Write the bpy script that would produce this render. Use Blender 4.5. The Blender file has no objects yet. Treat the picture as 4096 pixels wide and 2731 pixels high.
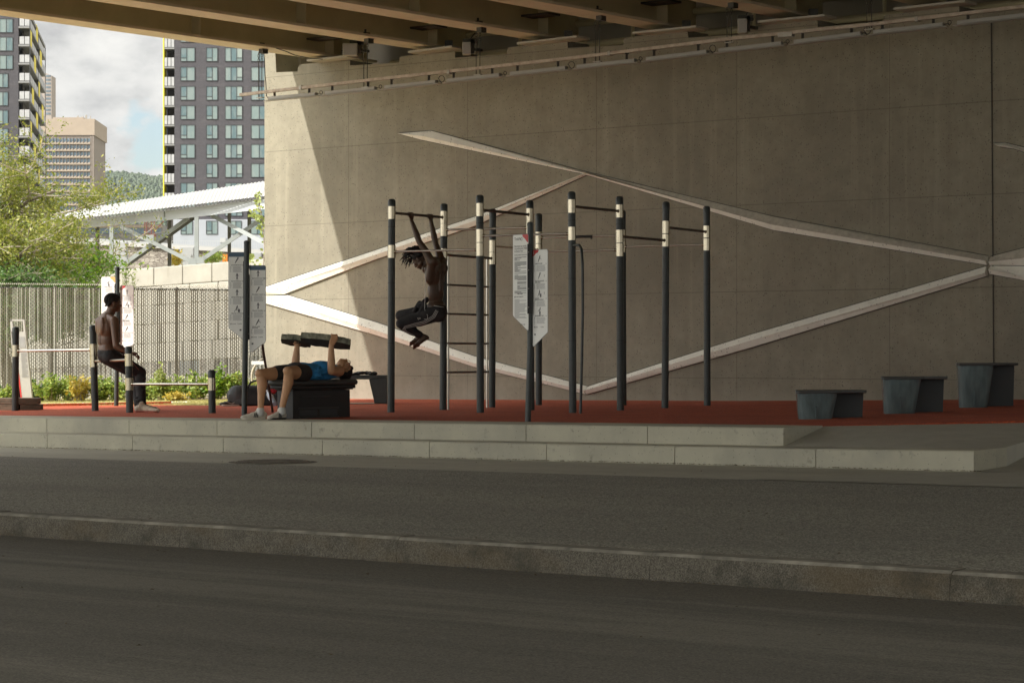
import bpy, bmesh, math, random
from mathutils import Vector, Matrix, noise as mnoise
R = math.radians
random.seed(7)
S = bpy.context.scene
C = S.collection
# ------------------------------------------------------------------ camera
# the eye is the world origin (z = 0); the road lies at z = -1.17
F = 9671.0            # focal length in pixels of the 4096 px wide photograph (85 mm)
HY = 1413.0           # row of the horizon
cd = bpy.data.cameras.new('camera'); cam = bpy.data.objects.new('camera', cd); C.objects.link(cam)
cam.location = (0, 0, 0); cam.rotation_euler = (R(90), 0, 0)
cd.sensor_width = 36; cd.lens = F/4096*36; cd.shift_y = (HY-1365.5)/4096
cd.clip_start = 0.1; cd.clip_end = 20000
S.camera = cam
# ------------------------------------------------------------------ light
SUN = Vector((5.3, 3.46, -5.6)).normalized()
sl = bpy.data.lights.new('sun', 'SUN'); sl.energy = 3.3; sl.angle = R(0.55); sl.color = (1, .95, .87)
so = bpy.data.objects.new('sun', sl); C.objects.link(so); so.rotation_euler = SUN.to_track_quat('-Z', 'Y').to_euler()
so.location = (-30, -20, 40)
S.view_settings.view_transform = 'Standard'; S.view_settings.look = 'None'
S.view_settings.exposure = 0.88; S.view_settings.gamma = 1
W = bpy.data.worlds.new('World'); S.world = W; W.use_nodes = True
nt = W.node_tree; nt.nodes.clear()
def N(t, k, **kw):
    n = t.nodes.new(k)
    for a, b in kw.items(): setattr(n, a, b)
    return n
def lk(t, a, b): t.links.new(a, b)
wo = N(nt, 'ShaderNodeOutputWorld'); bg = N(nt, 'ShaderNodeBackground')
sky = N(nt, 'ShaderNodeTexSky'); sky.sky_type = 'NISHITA'; sky.sun_disc = False
sky.sun_elevation = math.asin(-SUN.z); sky.sun_rotation = math.atan2(-SUN.x, -SUN.y)
sky.air_density = 1.0; sky.dust_density = 1.2
tc = N(nt, 'ShaderNodeTexCoord')
mp = N(nt, 'ShaderNodeMapping'); mp.inputs['Scale'].default_value = (1, 1, 1.7); mp.inputs['Location'].default_value = (.31, .12, .05)
n1 = N(nt, 'ShaderNodeTexNoise'); n1.inputs['Scale'].default_value = 34; n1.inputs['Detail'].default_value = 9; n1.inputs['Roughness'].default_value = .52
n2 = N(nt, 'ShaderNodeTexNoise'); n2.inputs['Scale'].default_value = 26; n2.inputs['Detail'].default_value = 8; n2.inputs['Roughness'].default_value = .55
lk(nt, tc.outputs['Generated'], mp.inputs['Vector']); lk(nt, mp.outputs[0], n1.inputs['Vector']); lk(nt, mp.outputs[0], n2.inputs['Vector'])
# clear patch of sky low over the hill
dst = N(nt, 'ShaderNodeVectorMath', operation='DISTANCE'); dst.inputs[1].default_value = Vector((-.148, 1, .088)).normalized()
mpd = N(nt, 'ShaderNodeMapping'); mpd.inputs['Scale'].default_value = (1, 1, 1)
lk(nt, tc.outputs['Generated'], dst.inputs[0])
mr = N(nt, 'ShaderNodeMapRange'); mr.inputs['From Min'].default_value = .0; mr.inputs['From Max'].default_value = .030
mr.inputs['To Min'].default_value = -.16; mr.inputs['To Max'].default_value = .26
lk(nt, dst.outputs['Value'], mr.inputs['Value'])
ad = N(nt, 'ShaderNodeMath', operation='ADD'); lk(nt, n1.outputs['Fac'], ad.inputs[0]); lk(nt, mr.outputs[0], ad.inputs[1])
cr = N(nt, 'ShaderNodeValToRGB'); cr.color_ramp.elements[0].position = .40; cr.color_ramp.elements[1].position = .50
lk(nt, ad.outputs[0], cr.inputs['Fac'])
cc = N(nt, 'ShaderNodeValToRGB'); e = cc.color_ramp.elements
e[0].position = .30; e[0].color = (.26, .26, .26, 1); e[1].position = .68; e[1].color = (.54, .53, .50, 1)
cc.color_ramp.elements.new(.5).color = (.43, .425, .41, 1)
lk(nt, n2.outputs['Fac'], cc.inputs['Fac'])
sm = N(nt, 'ShaderNodeVectorMath', operation='SCALE'); sm.inputs['Scale'].default_value = .085
lk(nt, sky.outputs[0], sm.inputs[0])
mx = N(nt, 'ShaderNodeMix', data_type='RGBA'); lk(nt, cr.outputs['Color'], mx.inputs['Factor'])
lk(nt, sm.outputs[0], mx.inputs[6]); lk(nt, cc.outputs['Color'], mx.inputs[7])
# cloud deck brightened high up, out of view, as added fill under the bridge
sx = N(nt, 'ShaderNodeSeparateXYZ'); lk(nt, tc.outputs['Generated'], sx.inputs[0])
up = N(nt, 'ShaderNodeMapRange'); up.inputs['From Min'].default_value = .15; up.inputs['From Max'].default_value = .75; up.inputs['To Min'].default_value = 1.0; up.inputs['To Max'].default_value = 1.7
lk(nt, sx.outputs['Z'], up.inputs['Value']); hs = N(nt, 'ShaderNodeVectorMath', operation='SCALE'); lk(nt, mx.outputs[2], hs.inputs[0]); lk(nt, up.outputs[0], hs.inputs['Scale'])
# and brightened further on the unseen sun side, also as added fill
gd = N(nt, 'ShaderNodeVectorMath', operation='DOT_PRODUCT'); gd.inputs[1].default_value = -SUN; lk(nt, tc.outputs['Generated'], gd.inputs[0])
gl_ = N(nt, 'ShaderNodeMapRange', interpolation_type='SMOOTHSTEP'); gl_.inputs['From Min'].default_value = .15; gl_.inputs['From Max'].default_value = 1; gl_.inputs['To Min'].default_value = 1.0; gl_.inputs['To Max'].default_value = 3.1
lk(nt, gd.outputs['Value'], gl_.inputs['Value']); gs = N(nt, 'ShaderNodeVectorMath', operation='SCALE'); lk(nt, hs.outputs[0], gs.inputs[0]); lk(nt, gl_.outputs[0], gs.inputs['Scale'])
lk(nt, gs.outputs[0], bg.inputs['Color']); bg.inputs['Strength'].default_value = 1.0; lk(nt, bg.outputs[0], wo.inputs['Surface'])

# ------------------------------------------------------------------ geometry of the place
UX, UY = .7913, -.6115          # along the abutment wall, to the right
NX, NY = .6115, .7913           # into the abutment wall
W0 = (-4.07, 39.80); WN = W0[0]*NX + W0[1]*NY
def at(px, py, Y): return Vector(((px-2048)/F*Y, Y, (HY-py)/F*Y))
def on_wall(px, py, off=0.0):   # point of the wall plane (off metres in front of it)
    dx = (px-2048)/F; Y = (WN-off)/(dx*NX+NY); return Vector((dx*Y, Y, (HY-py)/F*Y))
def un(s, n, z): return Vector((UX*s+NX*n, UY*s+NY*n, z))
def to_un(v): return (v.x*UX+v.y*UY, v.x*NX+v.y*NY)
def zp(X): return -.703+.0095*X + (.011*max(0, X-3))      # height of the training floor
def ground(px, py, dz=0):       # point of the training floor under a pixel
    Y = 30.0
    for i in range(30):
        z = zp((px-2048)/F*Y)+dz; Y = -z*F/(py-HY)
    return at(px, py, Y)
def floor_at(px, Y): X = (px-2048)/F*Y; return Vector((X, Y, zp(X)))

# ------------------------------------------------------------------ material helpers
M = {}
def mat(name, col, rough=.7, metal=0, spec=.5, var=.0, scale=8, col2=None, bump=0, bscale=40, stretch=None, fn=None):
    m = bpy.data.materials.new(name); m.use_nodes = True; t = m.node_tree
    b = t.nodes['Principled BSDF']
    b.inputs['Base Color'].default_value = (*col, 1); b.inputs['Roughness'].default_value = rough
    b.inputs['Metallic'].default_value = metal; b.inputs['Specular IOR Level'].default_value = spec
    co = N(t, 'ShaderNodeTexCoord').outputs['Object']
    if stretch:
        mm = N(t, 'ShaderNodeMapping'); mm.inputs['Scale'].default_value = stretch; lk(t, co, mm.inputs['Vector']); co2 = mm.outputs[0]
    else: co2 = co
    if var or col2:
        n = N(t, 'ShaderNodeTexNoise'); n.inputs['Scale'].default_value = scale; n.inputs['Detail'].default_value = 6; n.inputs['Roughness'].default_value = .62
        lk(t, co2, n.inputs['Vector'])
        r = N(t, 'ShaderNodeValToRGB'); r.color_ramp.elements[0].position = .33; r.color_ramp.elements[1].position = .67
        c2 = col2 or tuple(c*(1+var) for c in col); c1 = col if col2 else tuple(c*(1-var) for c in col)
        r.color_ramp.elements[0].color = (*c1, 1); r.color_ramp.elements[1].color = (*c2, 1)
        lk(t, n.outputs['Fac'], r.inputs['Fac']); lk(t, r.outputs['Color'], b.inputs['Base Color'])
    if bump:
        n = N(t, 'ShaderNodeTexNoise'); n.inputs['Scale'].default_value = bscale; n.inputs['Detail'].default_value = 5
        lk(t, co, n.inputs['Vector']); bp = N(t, 'ShaderNodeBump'); bp.inputs['Strength'].default_value = bump; bp.inputs['Distance'].default_value = .01
        lk(t, n.outputs['Fac'], bp.inputs['Height']); lk(t, bp.outputs[0], b.inputs['Normal'])
    if fn: fn(t, b, co)
    M[name] = m; return m
def cin(t, b): # what feeds the base colour
    l = b.inputs['Base Color'].links
    if l: return l[0].from_socket
    r = N(t, 'ShaderNodeRGB'); r.outputs[0].default_value = b.inputs['Base Color'].default_value; return r.outputs[0]
def mixin(t, b, fac, col, mode='MIX', amt=1.0):
    src = cin(t, b); x = N(t, 'ShaderNodeMix', data_type='RGBA', blend_type=mode)
    if amt != 1.0:
        mm = N(t, 'ShaderNodeMath', operation='MULTIPLY'); mm.inputs[1].default_value = amt; lk(t, fac, mm.inputs[0]); fac = mm.outputs[0]
    lk(t, fac, x.inputs['Factor']); lk(t, src, x.inputs[6])
    if isinstance(col, tuple): x.inputs[7].default_value = (*col, 1)
    else: lk(t, col, x.inputs[7])
    lk(t, x.outputs[2], b.inputs['Base Color'])
def noise_fac(t, co, scale, lo, hi, detail=4, stretch=None, rough=.6):
    if stretch:
        mm = N(t, 'ShaderNodeMapping'); mm.inputs['Scale'].default_value = stretch; lk(t, co, mm.inputs['Vector']); co = mm.outputs[0]
    n = N(t, 'ShaderNodeTexNoise'); n.inputs['Scale'].default_value = scale; n.inputs['Detail'].default_value = detail; n.inputs['Roughness'].default_value = rough
    lk(t, co, n.inputs['Vector']); r = N(t, 'ShaderNodeMapRange'); r.inputs['From Min'].default_value = lo; r.inputs['From Max'].default_value = hi
    lk(t, n.outputs['Fac'], r.inputs['Value']); return r.outputs[0]
def grid_fac(t, co, axis, period, width, offset=0):   # 1 on thin lines repeating along an axis
    s = N(t, 'ShaderNodeSeparateXYZ'); lk(t, co, s.inputs[0])
    a = N(t, 'ShaderNodeMath', operation='ADD'); a.inputs[1].default_value = offset; lk(t, s.outputs[axis], a.inputs[0])
    p = N(t, 'ShaderNodeMath', operation='PINGPONG'); p.inputs[1].default_value = period/2; lk(t, a.outputs[0], p.inputs[0])
    l = N(t, 'ShaderNodeMath', operation='LESS_THAN'); l.inputs[1].default_value = width/2; lk(t, p.outputs[0], l.inputs[0]); return l.outputs[0]
def pores(t, co, scale, size, keep=.55):
    v = N(t, 'ShaderNodeTexVoronoi'); v.inputs['Scale'].default_value = scale; lk(t, co, v.inputs['Vector'])
    l = N(t, 'ShaderNodeMath', operation='LESS_THAN'); l.inputs[1].default_value = size; lk(t, v.outputs['Distance'], l.inputs[0])
    sp = N(t, 'ShaderNodeSeparateColor'); lk(t, v.outputs['Color'], sp.inputs[0])
    g = N(t, 'ShaderNodeMath', operation='GREATER_THAN'); g.inputs[1].default_value = keep; lk(t, sp.outputs[0], g.inputs[0])
    m = N(t, 'ShaderNodeMath', operation='MULTIPLY'); lk(t, l.outputs[0], m.inputs[0]); lk(t, g.outputs[0], m.inputs[1]); return m.outputs[0]
def leafmat(name, cols, transl=.35, rough=.55):
    m = bpy.data.materials.new(name); m.use_nodes = True; t = m.node_tree; b = t.nodes['Principled BSDF']; o = t.nodes['Material Output']
    g = N(t, 'ShaderNodeNewGeometry'); r = N(t, 'ShaderNodeValToRGB'); el = r.color_ramp.elements
    for i, c in enumerate(cols):
        p = i/(len(cols)-1)
        if i == 0: el[0].color = (*c, 1); el[0].position = 0
        elif i == len(cols)-1: el[-1].color = (*c, 1); el[-1].position = 1
        else: el.new(p).color = (*c, 1)
    lk(t, g.outputs['Random Per Island'], r.inputs['Fac']); lk(t, r.outputs['Color'], b.inputs['Base Color']); b.inputs['Roughness'].default_value = rough
    tr = N(t, 'ShaderNodeBsdfTranslucent'); lk(t, r.outputs['Color'], tr.inputs['Color'])
    x = N(t, 'ShaderNodeMixShader'); x.inputs[0].default_value = transl; lk(t, b.outputs[0], x.inputs[1]); lk(t, tr.outputs[0], x.inputs[2]); lk(t, x.outputs[0], o.inputs['Surface'])
    M[name] = m; return m

# ------------------------------------------------------------------ mesh helpers
def wloc(o):
    v = Vector((0, 0, 0))
    while o is not None: v += o.location; o = o.parent
    return v
class MB:
    def __init__(s): s.v = []; s.f = []; s.m = []; s.mi = 0
    def add(s, vs, fs):
        k = len(s.v); s.v += [tuple(v) for v in vs]
        for f in fs: s.f.append([k+i for i in f]); s.m.append(s.mi)
        return s
    def boxm(s, mtx, sx, sy, sz):      # box of full sizes centred in a matrix frame
        vs = [mtx @ Vector((x*sx/2, y*sy/2, z*sz/2)) for x in (-1, 1) for y in (-1, 1) for z in (-1, 1)]
        return s.add(vs, [(0,1,3,2),(4,6,7,5),(0,4,5,1),(2,3,7,6),(0,2,6,4),(1,5,7,3)])
    def box(s, c, sx, sy, sz, rz=0): return s.boxm(Matrix.Translation(c) @ Matrix.Rotation(rz, 4, 'Z'), sx, sy, sz)
    def bar(s, a, b, w, h, up=(0, 0, 1)):   # rectangular bar between two points
        a = Vector(a); b = Vector(b); d = (b-a); L = d.length; d.normalize(); r = d.cross(Vector(up))
        if r.length < 1e-5: r = d.cross(Vector((0, 1, 0)))
        r.normalize(); q = r.cross(d); m = Matrix((d, r, q)).transposed().to_4x4(); m.translation = (a+b)/2
        return s.boxm(m, L, w, h)
    def tube(s, pts, r, n=10, caps=True, r2=None):
        pts = [Vector(p) for p in pts]; k = len(s.v); rings = []
        prev = None
        for i, p in enumerate(pts):
            d = (pts[min(i+1, len(pts)-1)]-pts[max(i-1, 0)]).normalized()
            if prev is None:
                a = d.cross(Vector((0, 0, 1)));
                if a.length < .05: a = d.cross(Vector((1, 0, 0)))
            else: a = prev - d*prev.dot(d)
            a.normalize(); prev = a; b = d.cross(a)
            rr = r[i] if isinstance(r, (list, tuple)) else (r if r2 is None else r+(r2-r)*i/(len(pts)-1))
            rings.append([p+(a*math.cos(2*math.pi*j/n)+b*math.sin(2*math.pi*j/n))*rr for j in range(n)])
        vs = [v for g in rings for v in g]; fs = []
        for i in range(len(pts)-1):
            for j in range(n): fs.append((i*n+j, i*n+(j+1) % n, (i+1)*n+(j+1) % n, (i+1)*n+j))
        if caps: fs.append(tuple(range(n-1, -1, -1))); fs.append(tuple((len(pts)-1)*n+j for j in range(n)))
        return s.add(vs, fs)
    def cone(s, a, b, ra, rb, n=16): return s.tube([a, b], [ra, rb], n)
    def prism(s, pts, off):              # planar polygon extruded by a vector
        off = Vector(off); n = len(pts); vs = [Vector(p) for p in pts]+[Vector(p)+off for p in pts]
        fs = [tuple(range(n)), tuple(range(2*n-1, n-1, -1))]+[(i, i+n, (i+1) % n+n, (i+1) % n) for i in range(n)]
        return s.add(vs, fs)
    def quad(s, *p): return s.add(p, [tuple(range(len(p)))])
    def ball(s, c, rx, ry=None, rz=None, rot=None, nu=12, nv=8):
        ry = rx if ry is None else ry; rz = rx if rz is None else rz; c = Vector(c); vs = []; fs = []
        for i in range(nv+1):
            th = math.pi*i/nv
            for j in range(nu):
                ph = 2*math.pi*j/nu; v = Vector((rx*math.sin(th)*math.cos(ph), ry*math.sin(th)*math.sin(ph), rz*math.cos(th)))
                if rot is not None: v = rot @ v
                vs.append(c+v)
        for i in range(nv):
            for j in range(nu): fs.append((i*nu+j, (i+1)*nu+j, (i+1)*nu+(j+1) % nu, i*nu+(j+1) % nu))
        return s.add(vs, fs)
    def cap(s, a, b, ra, rb, n=12):      # tapered capsule
        a = Vector(a); b = Vector(b); d = (b-a); L = d.length
        if L < 1e-6: return s.ball(a, ra)
        d /= L; pts = []; rs = []
        for k in range(5): t = math.pi/2*(1-k/4); pts.append(a-d*ra*math.sin(t)); rs.append(max(ra*math.cos(t), 1e-4))
        for k in range(5): t = math.pi/2*k/4; pts.append(b+d*rb*math.sin(t)); rs.append(max(rb*math.cos(t), 1e-4))
        return s.tube(pts, rs, n)
    def chain(s, pts, rs, n=12):
        for i in range(len(pts)-1): s.cap(pts[i], pts[i+1], rs[i], rs[i+1], n)
        return s
    def build(s, name, mats, parent=None, smooth=False, local=False, loc=None, rz=0, bevel=0, fix=True):
        me = bpy.data.meshes.new(name); o = bpy.data.objects.new(name, me); C.objects.link(o)
        if parent is not None: o.parent = parent
        off = wloc(parent) if parent is not None else Vector((0, 0, 0))
        vs = s.v
        if loc is not None: o.location = Vector(loc)-off; o.rotation_euler = (0, 0, rz)
        elif not local and parent is not None: vs = [(v[0]-off.x, v[1]-off.y, v[2]-off.z) for v in s.v]
        me.from_pydata(vs, [], s.f); me.update()
        if not isinstance(mats, (list, tuple)): mats = [mats]
        for m in mats: me.materials.append(m if not isinstance(m, str) else M[m])
        if len(mats) > 1: me.polygons.foreach_set('material_index', s.m)
        if fix:
            bm = bmesh.new(); bm.from_mesh(me); bmesh.ops.recalc_face_normals(bm, faces=bm.faces); bm.to_mesh(me); bm.free()
        if smooth:
            me.polygons.foreach_set('use_smooth', [True]*len(me.polygons))
            if smooth == 'auto': me.set_sharp_from_angle(angle=R(40))
        if bevel:
            md = o.modifiers.new('bevel', 'BEVEL'); md.width = bevel; md.segments = 2; md.limit_method = 'ANGLE'
        return o
def tag(o, label, cat, group=None):
    o['label'] = label; o['category'] = cat
    if group: o['group'] = group
    return o
def struct(o): o['kind'] = 'structure'; return o
def stuff(o, label=None, cat=None):
    o['kind'] = 'stuff'
    if label: o['label'] = label; o['category'] = cat
    return o
def thing(name, label, cat, loc, group=None):
    o = bpy.data.objects.new(name, None); C.objects.link(o); o.location = loc; o.empty_display_size = .1; return tag(o, label, cat, group)
def copy_tree(o, parent=None):
    c = o.copy(); C.objects.link(c); c.parent = parent
    for ch in list(o.children): copy_tree(ch, c)
    return c
def remeshed(mb, name, mats, parent, voxel=.008, smooth=6, factor=.5):   # one continuous skin grown over the joined volumes
    o = mb.build(name, mats, parent)
    r = o.modifiers.new('r', 'REMESH'); r.mode = 'VOXEL'; r.voxel_size = voxel; r.use_smooth_shade = True
    k = o.modifiers.new('s', 'SMOOTH'); k.iterations = smooth; k.factor = factor
    dg = bpy.context.evaluated_depsgraph_get(); me = bpy.data.meshes.new_from_object(o.evaluated_get(dg), depsgraph=dg)
    old = o.data; o.modifiers.clear(); o.data = me; bpy.data.meshes.remove(old)
    me.polygons.foreach_set('use_smooth', [True]*len(me.polygons)); me.name = name
    if len(me.materials) == 0:
        for m in (mats if isinstance(mats, (list, tuple)) else [mats]): me.materials.append(M[m] if isinstance(m, str) else m)
    return o
def text_verts(txt, size=1, bold=0):   # flat outline of a word as vertices and faces, x right, y up
    c = bpy.data.curves.new('t', 'FONT'); c.body = txt; c.size = size; c.offset = bold; c.resolution_u = 2
    o = bpy.data.objects.new('t', c); C.objects.link(o); dg = bpy.context.evaluated_depsgraph_get()
    me = bpy.data.meshes.new_from_object(o.evaluated_get(dg)); vs = [v.co.copy() for v in me.vertices]; fs = [tuple(p.vertices) for p in me.polygons]
    bpy.data.objects.remove(o); bpy.data.curves.remove(c); bpy.data.meshes.remove(me); return vs, fs
# ------------------------------------------------------------------ materials
def f_wall(t, b, co):
    mixin(t, b, noise_fac(t, co, .42, .40, .62, 7, None, .66), (.185, .17, .13), amt=.75)                       # broad pour patches
    mixin(t, b, noise_fac(t, co, 1.3, .5, .72, 5, (2.2, 1, .16)), (.19, .172, .125), amt=.4)         # vertical runs
    mixin(t, b, noise_fac(t, co, 2.2, .55, .75, 6, (3, 1, .1)), (.44, .41, .31), amt=.3)
    mixin(t, b, grid_fac(t, co, 2, 1.22, .012, .35), (.13, .118, .085), amt=.6)                       # form board joints
    mixin(t, b, grid_fac(t, co, 0, 2.44, .014, .6), (.14, .125, .09), amt=.55)
    mixin(t, b, pores(t, co, 9, .09, .6), (.11, .10, .075), amt=.7)
    mixin(t, b, pores(t, co, 26, .2, .5), (.10, .09, .065), amt=.8)
    mixin(t, b, noise_fac(t, co, 14, .5, .8, 6), (.20, .18, .13), amt=.5)
    s_ = N(t, 'ShaderNodeSeparateXYZ'); lk(t, co, s_.inputs[0]); wb = noise_fac(t, co, 1.7, .2, .8, 6, (1, 1, .3)); gm = N(t, 'ShaderNodeMath', operation='MULTIPLY_ADD'); gm.inputs[1].default_value = -.5; lk(t, wb, gm.inputs[0]); lk(t, s_.outputs['Z'], gm.inputs[2]); gz_ = N(t, 'ShaderNodeMapRange'); gz_.inputs['From Min'].default_value = -.75; gz_.inputs['From Max'].default_value = -1.0; lk(t, gm.outputs[0], gz_.inputs['Value']); mixin(t, b, gz_.outputs[0], (.33, .31, .25), amt=.5)
    v = N(t, 'ShaderNodeTexNoise'); v.inputs['Scale'].default_value = 60; v.inputs['Detail'].default_value = 4; lk(t, co, v.inputs['Vector'])
    bp = N(t, 'ShaderNodeBump'); bp.inputs['Strength'].default_value = .25; bp.inputs['Distance'].default_value = .01; lk(t, v.outputs['Fac'], bp.inputs['Height']); lk(t, bp.outputs[0], b.inputs['Normal'])
mat('wall_concrete', (.285, .264, .20), .85, var=.10, scale=5, fn=f_wall)
def f_pale(t, b, co):
    mixin(t, b, noise_fac(t, co, 6, .5, .7, 6), (.55, .51, .43), amt=.35)
    mixin(t, b, pores(t, co, 22, .2, .55), (.2, .18, .15), amt=.7)
mat('pale_concrete', (.80, .79, .70), .75, var=.05, scale=4, fn=f_pale)
mat('rough_concrete', (.46, .43, .35), .85, var=.16, scale=14, bump=.3, bscale=30)
mat('joint', (.07, .065, .055), .9)  # wall joint; also the dark strips that paint shade along the ridges
def f_step(t, b, co):
    mixin(t, b, noise_fac(t, co, 1.2, .45, .7, 6), (.30, .29, .25), amt=.6)
    mixin(t, b, pores(t, co, 30, .16, .5), (.16, .15, .13), amt=.6)
    mixin(t, b, noise_fac(t, co, 9, .62, .72, 5), (.22, .20, .17), amt=.6)
mat('step_concrete', (.50, .48, .375), .85, var=.07, scale=3, bump=.12, bscale=70, fn=f_step)
def f_slab(t, b, co):
    mixin(t, b, noise_fac(t, co, .8, .45, .65, 6, (.5, 1.8, 1)), (.38, .365, .30), amt=.5)
    mixin(t, b, noise_fac(t, co, 5, .6, .75, 6, (.6, 1.6, 1)), (.34, .33, .29), amt=.45)
    mixin(t, b, pores(t, co, 20, .15, .7), (.1, .095, .08), amt=.5)
mat('slab_concrete', (.50, .485, .40), .85, var=.08, scale=6, bump=.1, bscale=60, fn=f_slab)
mat('ramp_concrete', (.46, .45, .38), .85, var=.08, scale=5, bump=.1, bscale=60, fn=f_slab)
def f_agg(t, b, co):
    v = N(t, 'ShaderNodeTexVoronoi'); v.inputs['Scale'].default_value = 105; lk(t, co, v.inputs['Vector'])
    sp = N(t, 'ShaderNodeSeparateColor'); lk(t, v.outputs['Color'], sp.inputs[0])
    r = N(t, 'ShaderNodeValToRGB'); r.color_ramp.elements[0].color = (.05, .048, .040, 1); r.color_ramp.elements[1].color = (.58, .56, .47, 1); r.color_ramp.elements[1].position = 1
    lk(t, sp.outputs[0], r.inputs['Fac'])
    one = N(t, 'ShaderNodeValue'); one.outputs[0].default_value = .85; mixin(t, b, one.outputs[0], r.outputs['Color'])
    mixin(t, b, noise_fac(t, co, .5, .4, .7, 4, (.4, 1.4, 1)), (.14, .136, .12), amt=.4)
    bp = N(t, 'ShaderNodeBump'); bp.inputs['Strength'].default_value = .3; bp.inputs['Distance'].default_value = .003; lk(t, v.outputs['Distance'], bp.inputs['Height']); lk(t, bp.outputs[0], b.inputs['Normal'])
mat('path_asphalt', (.32, .31, .255), .9, var=.12, scale=2, fn=f_agg)
KERB_N = 10.34
def f_road(t, b, co):
    mixin(t, b, noise_fac(t, co, .6, .5, .58, 7, (.10, 1.3, 1), .75), (.27, .258, .215), amt=.8)
    mixin(t, b, noise_fac(t, co, 2.2, .5, .72, 7, (.15, 1.6, 1), .7), (.055, .052, .043), amt=.75)
    # worn gutter along the kerb, with a ragged edge
    s_ = N(t, 'ShaderNodeSeparateXYZ'); lk(t, co, s_.inputs[0]); wob = noise_fac(t, co, 3, .3, .7, 5, (.5, 1, 1))
    w1 = N(t, 'ShaderNodeMath', operation='MULTIPLY_ADD'); w1.inputs[1].default_value = .22; lk(t, wob, w1.inputs[0]); lk(t, s_.outputs['Y'], w1.inputs[2])
    g1 = N(t, 'ShaderNodeMapRange'); g1.inputs['From Min'].default_value = KERB_N-.62; g1.inputs['From Max'].default_value = KERB_N-.56; lk(t, w1.outputs[0], g1.inputs['Value']); mixin(t, b, g1.outputs[0], (.12, .104, .078), amt=.6)
    g2 = N(t, 'ShaderNodeMath', operation='COMPARE'); g2.inputs[1].default_value = KERB_N-.66; g2.inputs[2].default_value = .03; lk(t, w1.outputs[0], g2.inputs[0]); mixin(t, b, g2.outputs[0], (.07, .064, .052), amt=.5)
    v = N(t, 'ShaderNodeTexVoronoi', feature='DISTANCE_TO_EDGE'); v.inputs['Scale'].default_value = .55
    dn = N(t, 'ShaderNodeTexNoise'); dn.inputs['Scale'].default_value = 2.5; dn.inputs['Detail'].default_value = 6; lk(t, co, dn.inputs['Vector'])
    av = N(t, 'ShaderNodeVectorMath', operation='ADD'); lk(t, co, av.inputs[0]); lk(t, dn.outputs['Color'], av.inputs[1]); lk(t, av.outputs[0], v.inputs['Vector'])
    ck = N(t, 'ShaderNodeMath', operation='LESS_THAN'); ck.inputs[1].default_value = .004; lk(t, v.outputs['Distance'], ck.inputs[0]); mixin(t, b, ck.outputs[0], (.05, .046, .04), amt=.3)
    gv = N(t, 'ShaderNodeTexVoronoi'); gv.inputs['Scale'].default_value = 130; lk(t, co, gv.inputs['Vector']); gs_ = N(t, 'ShaderNodeSeparateColor'); lk(t, gv.outputs['Color'], gs_.inputs[0])
    gr = N(t, 'ShaderNodeValToRGB'); gr.color_ramp.elements[0].color = (.04, .038, .032, 1); gr.color_ramp.elements[1].color = (.40, .38, .31, 1); lk(t, gs_.outputs[0], gr.inputs['Fac']); one = N(t, 'ShaderNodeValue'); one.outputs[0].default_value = .38; mixin(t, b, one.outputs[0], gr.outputs['Color'])
    v = N(t, 'ShaderNodeTexNoise'); v.inputs['Scale'].default_value = 160; v.inputs['Detail'].default_value = 2; lk(t, co, v.inputs['Vector'])
    mixin(t, b, v.outputs['Fac'], (.10, .094, .077), 'MIX', .4)
    bp = N(t, 'ShaderNodeBump'); bp.inputs['Strength'].default_value = .35; bp.inputs['Distance'].default_value = .004; lk(t, v.outputs['Fac'], bp.inputs['Height']); lk(t, bp.outputs[0], b.inputs['Normal'])
mat('road_asphalt', (.14, .133, .112), .85, var=.14, scale=1.2, stretch=(.25, 1.3, 1), fn=f_road)
def f_kerb(t, b, co):
    v = N(t, 'ShaderNodeTexVoronoi'); v.inputs['Scale'].default_value = 190; lk(t, co, v.inputs['Vector'])
    sp = N(t, 'ShaderNodeSeparateColor'); lk(t, v.outputs['Color'], sp.inputs[0])
    r = N(t, 'ShaderNodeValToRGB'); r.color_ramp.elements[0].color = (.02, .018, .013, 1); r.color_ramp.elements[1].color = (.21, .19, .145, 1)
    lk(t, sp.outputs[1], r.inputs['Fac'])
    one = N(t, 'ShaderNodeValue'); one.outputs[0].default_value = .6; mixin(t, b, one.outputs[0], r.outputs['Color'])
    mixin(t, b, noise_fac(t, co, 2.4, .45, .6, 5, (.5, 1, 1)), (.10, .072, .035), amt=.55)
    mixin(t, b, noise_fac(t, co, 5, .5, .66, 6), (.035, .034, .024), amt=.6)
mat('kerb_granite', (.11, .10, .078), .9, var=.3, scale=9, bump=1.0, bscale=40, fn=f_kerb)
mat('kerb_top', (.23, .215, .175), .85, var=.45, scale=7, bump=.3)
def f_red(t, b, co):
    mixin(t, b, noise_fac(t, co, .9, .45, .65, 5, (.5, 1.6, 1)), (.42, .06, .025), amt=.6)
    v = N(t, 'ShaderNodeTexVoronoi'); v.inputs['Scale'].default_value = 60; lk(t, co, v.inputs['Vector'])
    sp = N(t, 'ShaderNodeSeparateColor'); lk(t, v.outputs['Color'], sp.inputs[0]); mixin(t, b, sp.outputs[0], (.16, .03, .014), amt=.7)
    mixin(t, b, noise_fac(t, co, 25, .6, .75, 3), (.75, .22, .10), amt=.5)
    bp = N(t, 'ShaderNodeBump'); bp.inputs['Strength'].default_value = .8; bp.inputs['Distance'].default_value = .01; lk(t, v.outputs['Distance'], bp.inputs['Height']); lk(t, bp.outputs[0], b.inputs['Normal'])
mat('red_rubber', (.60, .115, .038), .9, var=.12, scale=3, fn=f_red)
mat('grass', (.30, .27, .08), .9, col2=(.46, .38, .16), scale=9, bump=.5, bscale=60)
mat('mulch', (.10, .07, .045), .95, var=.5, scale=30, bump=.6, bscale=50)
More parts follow.
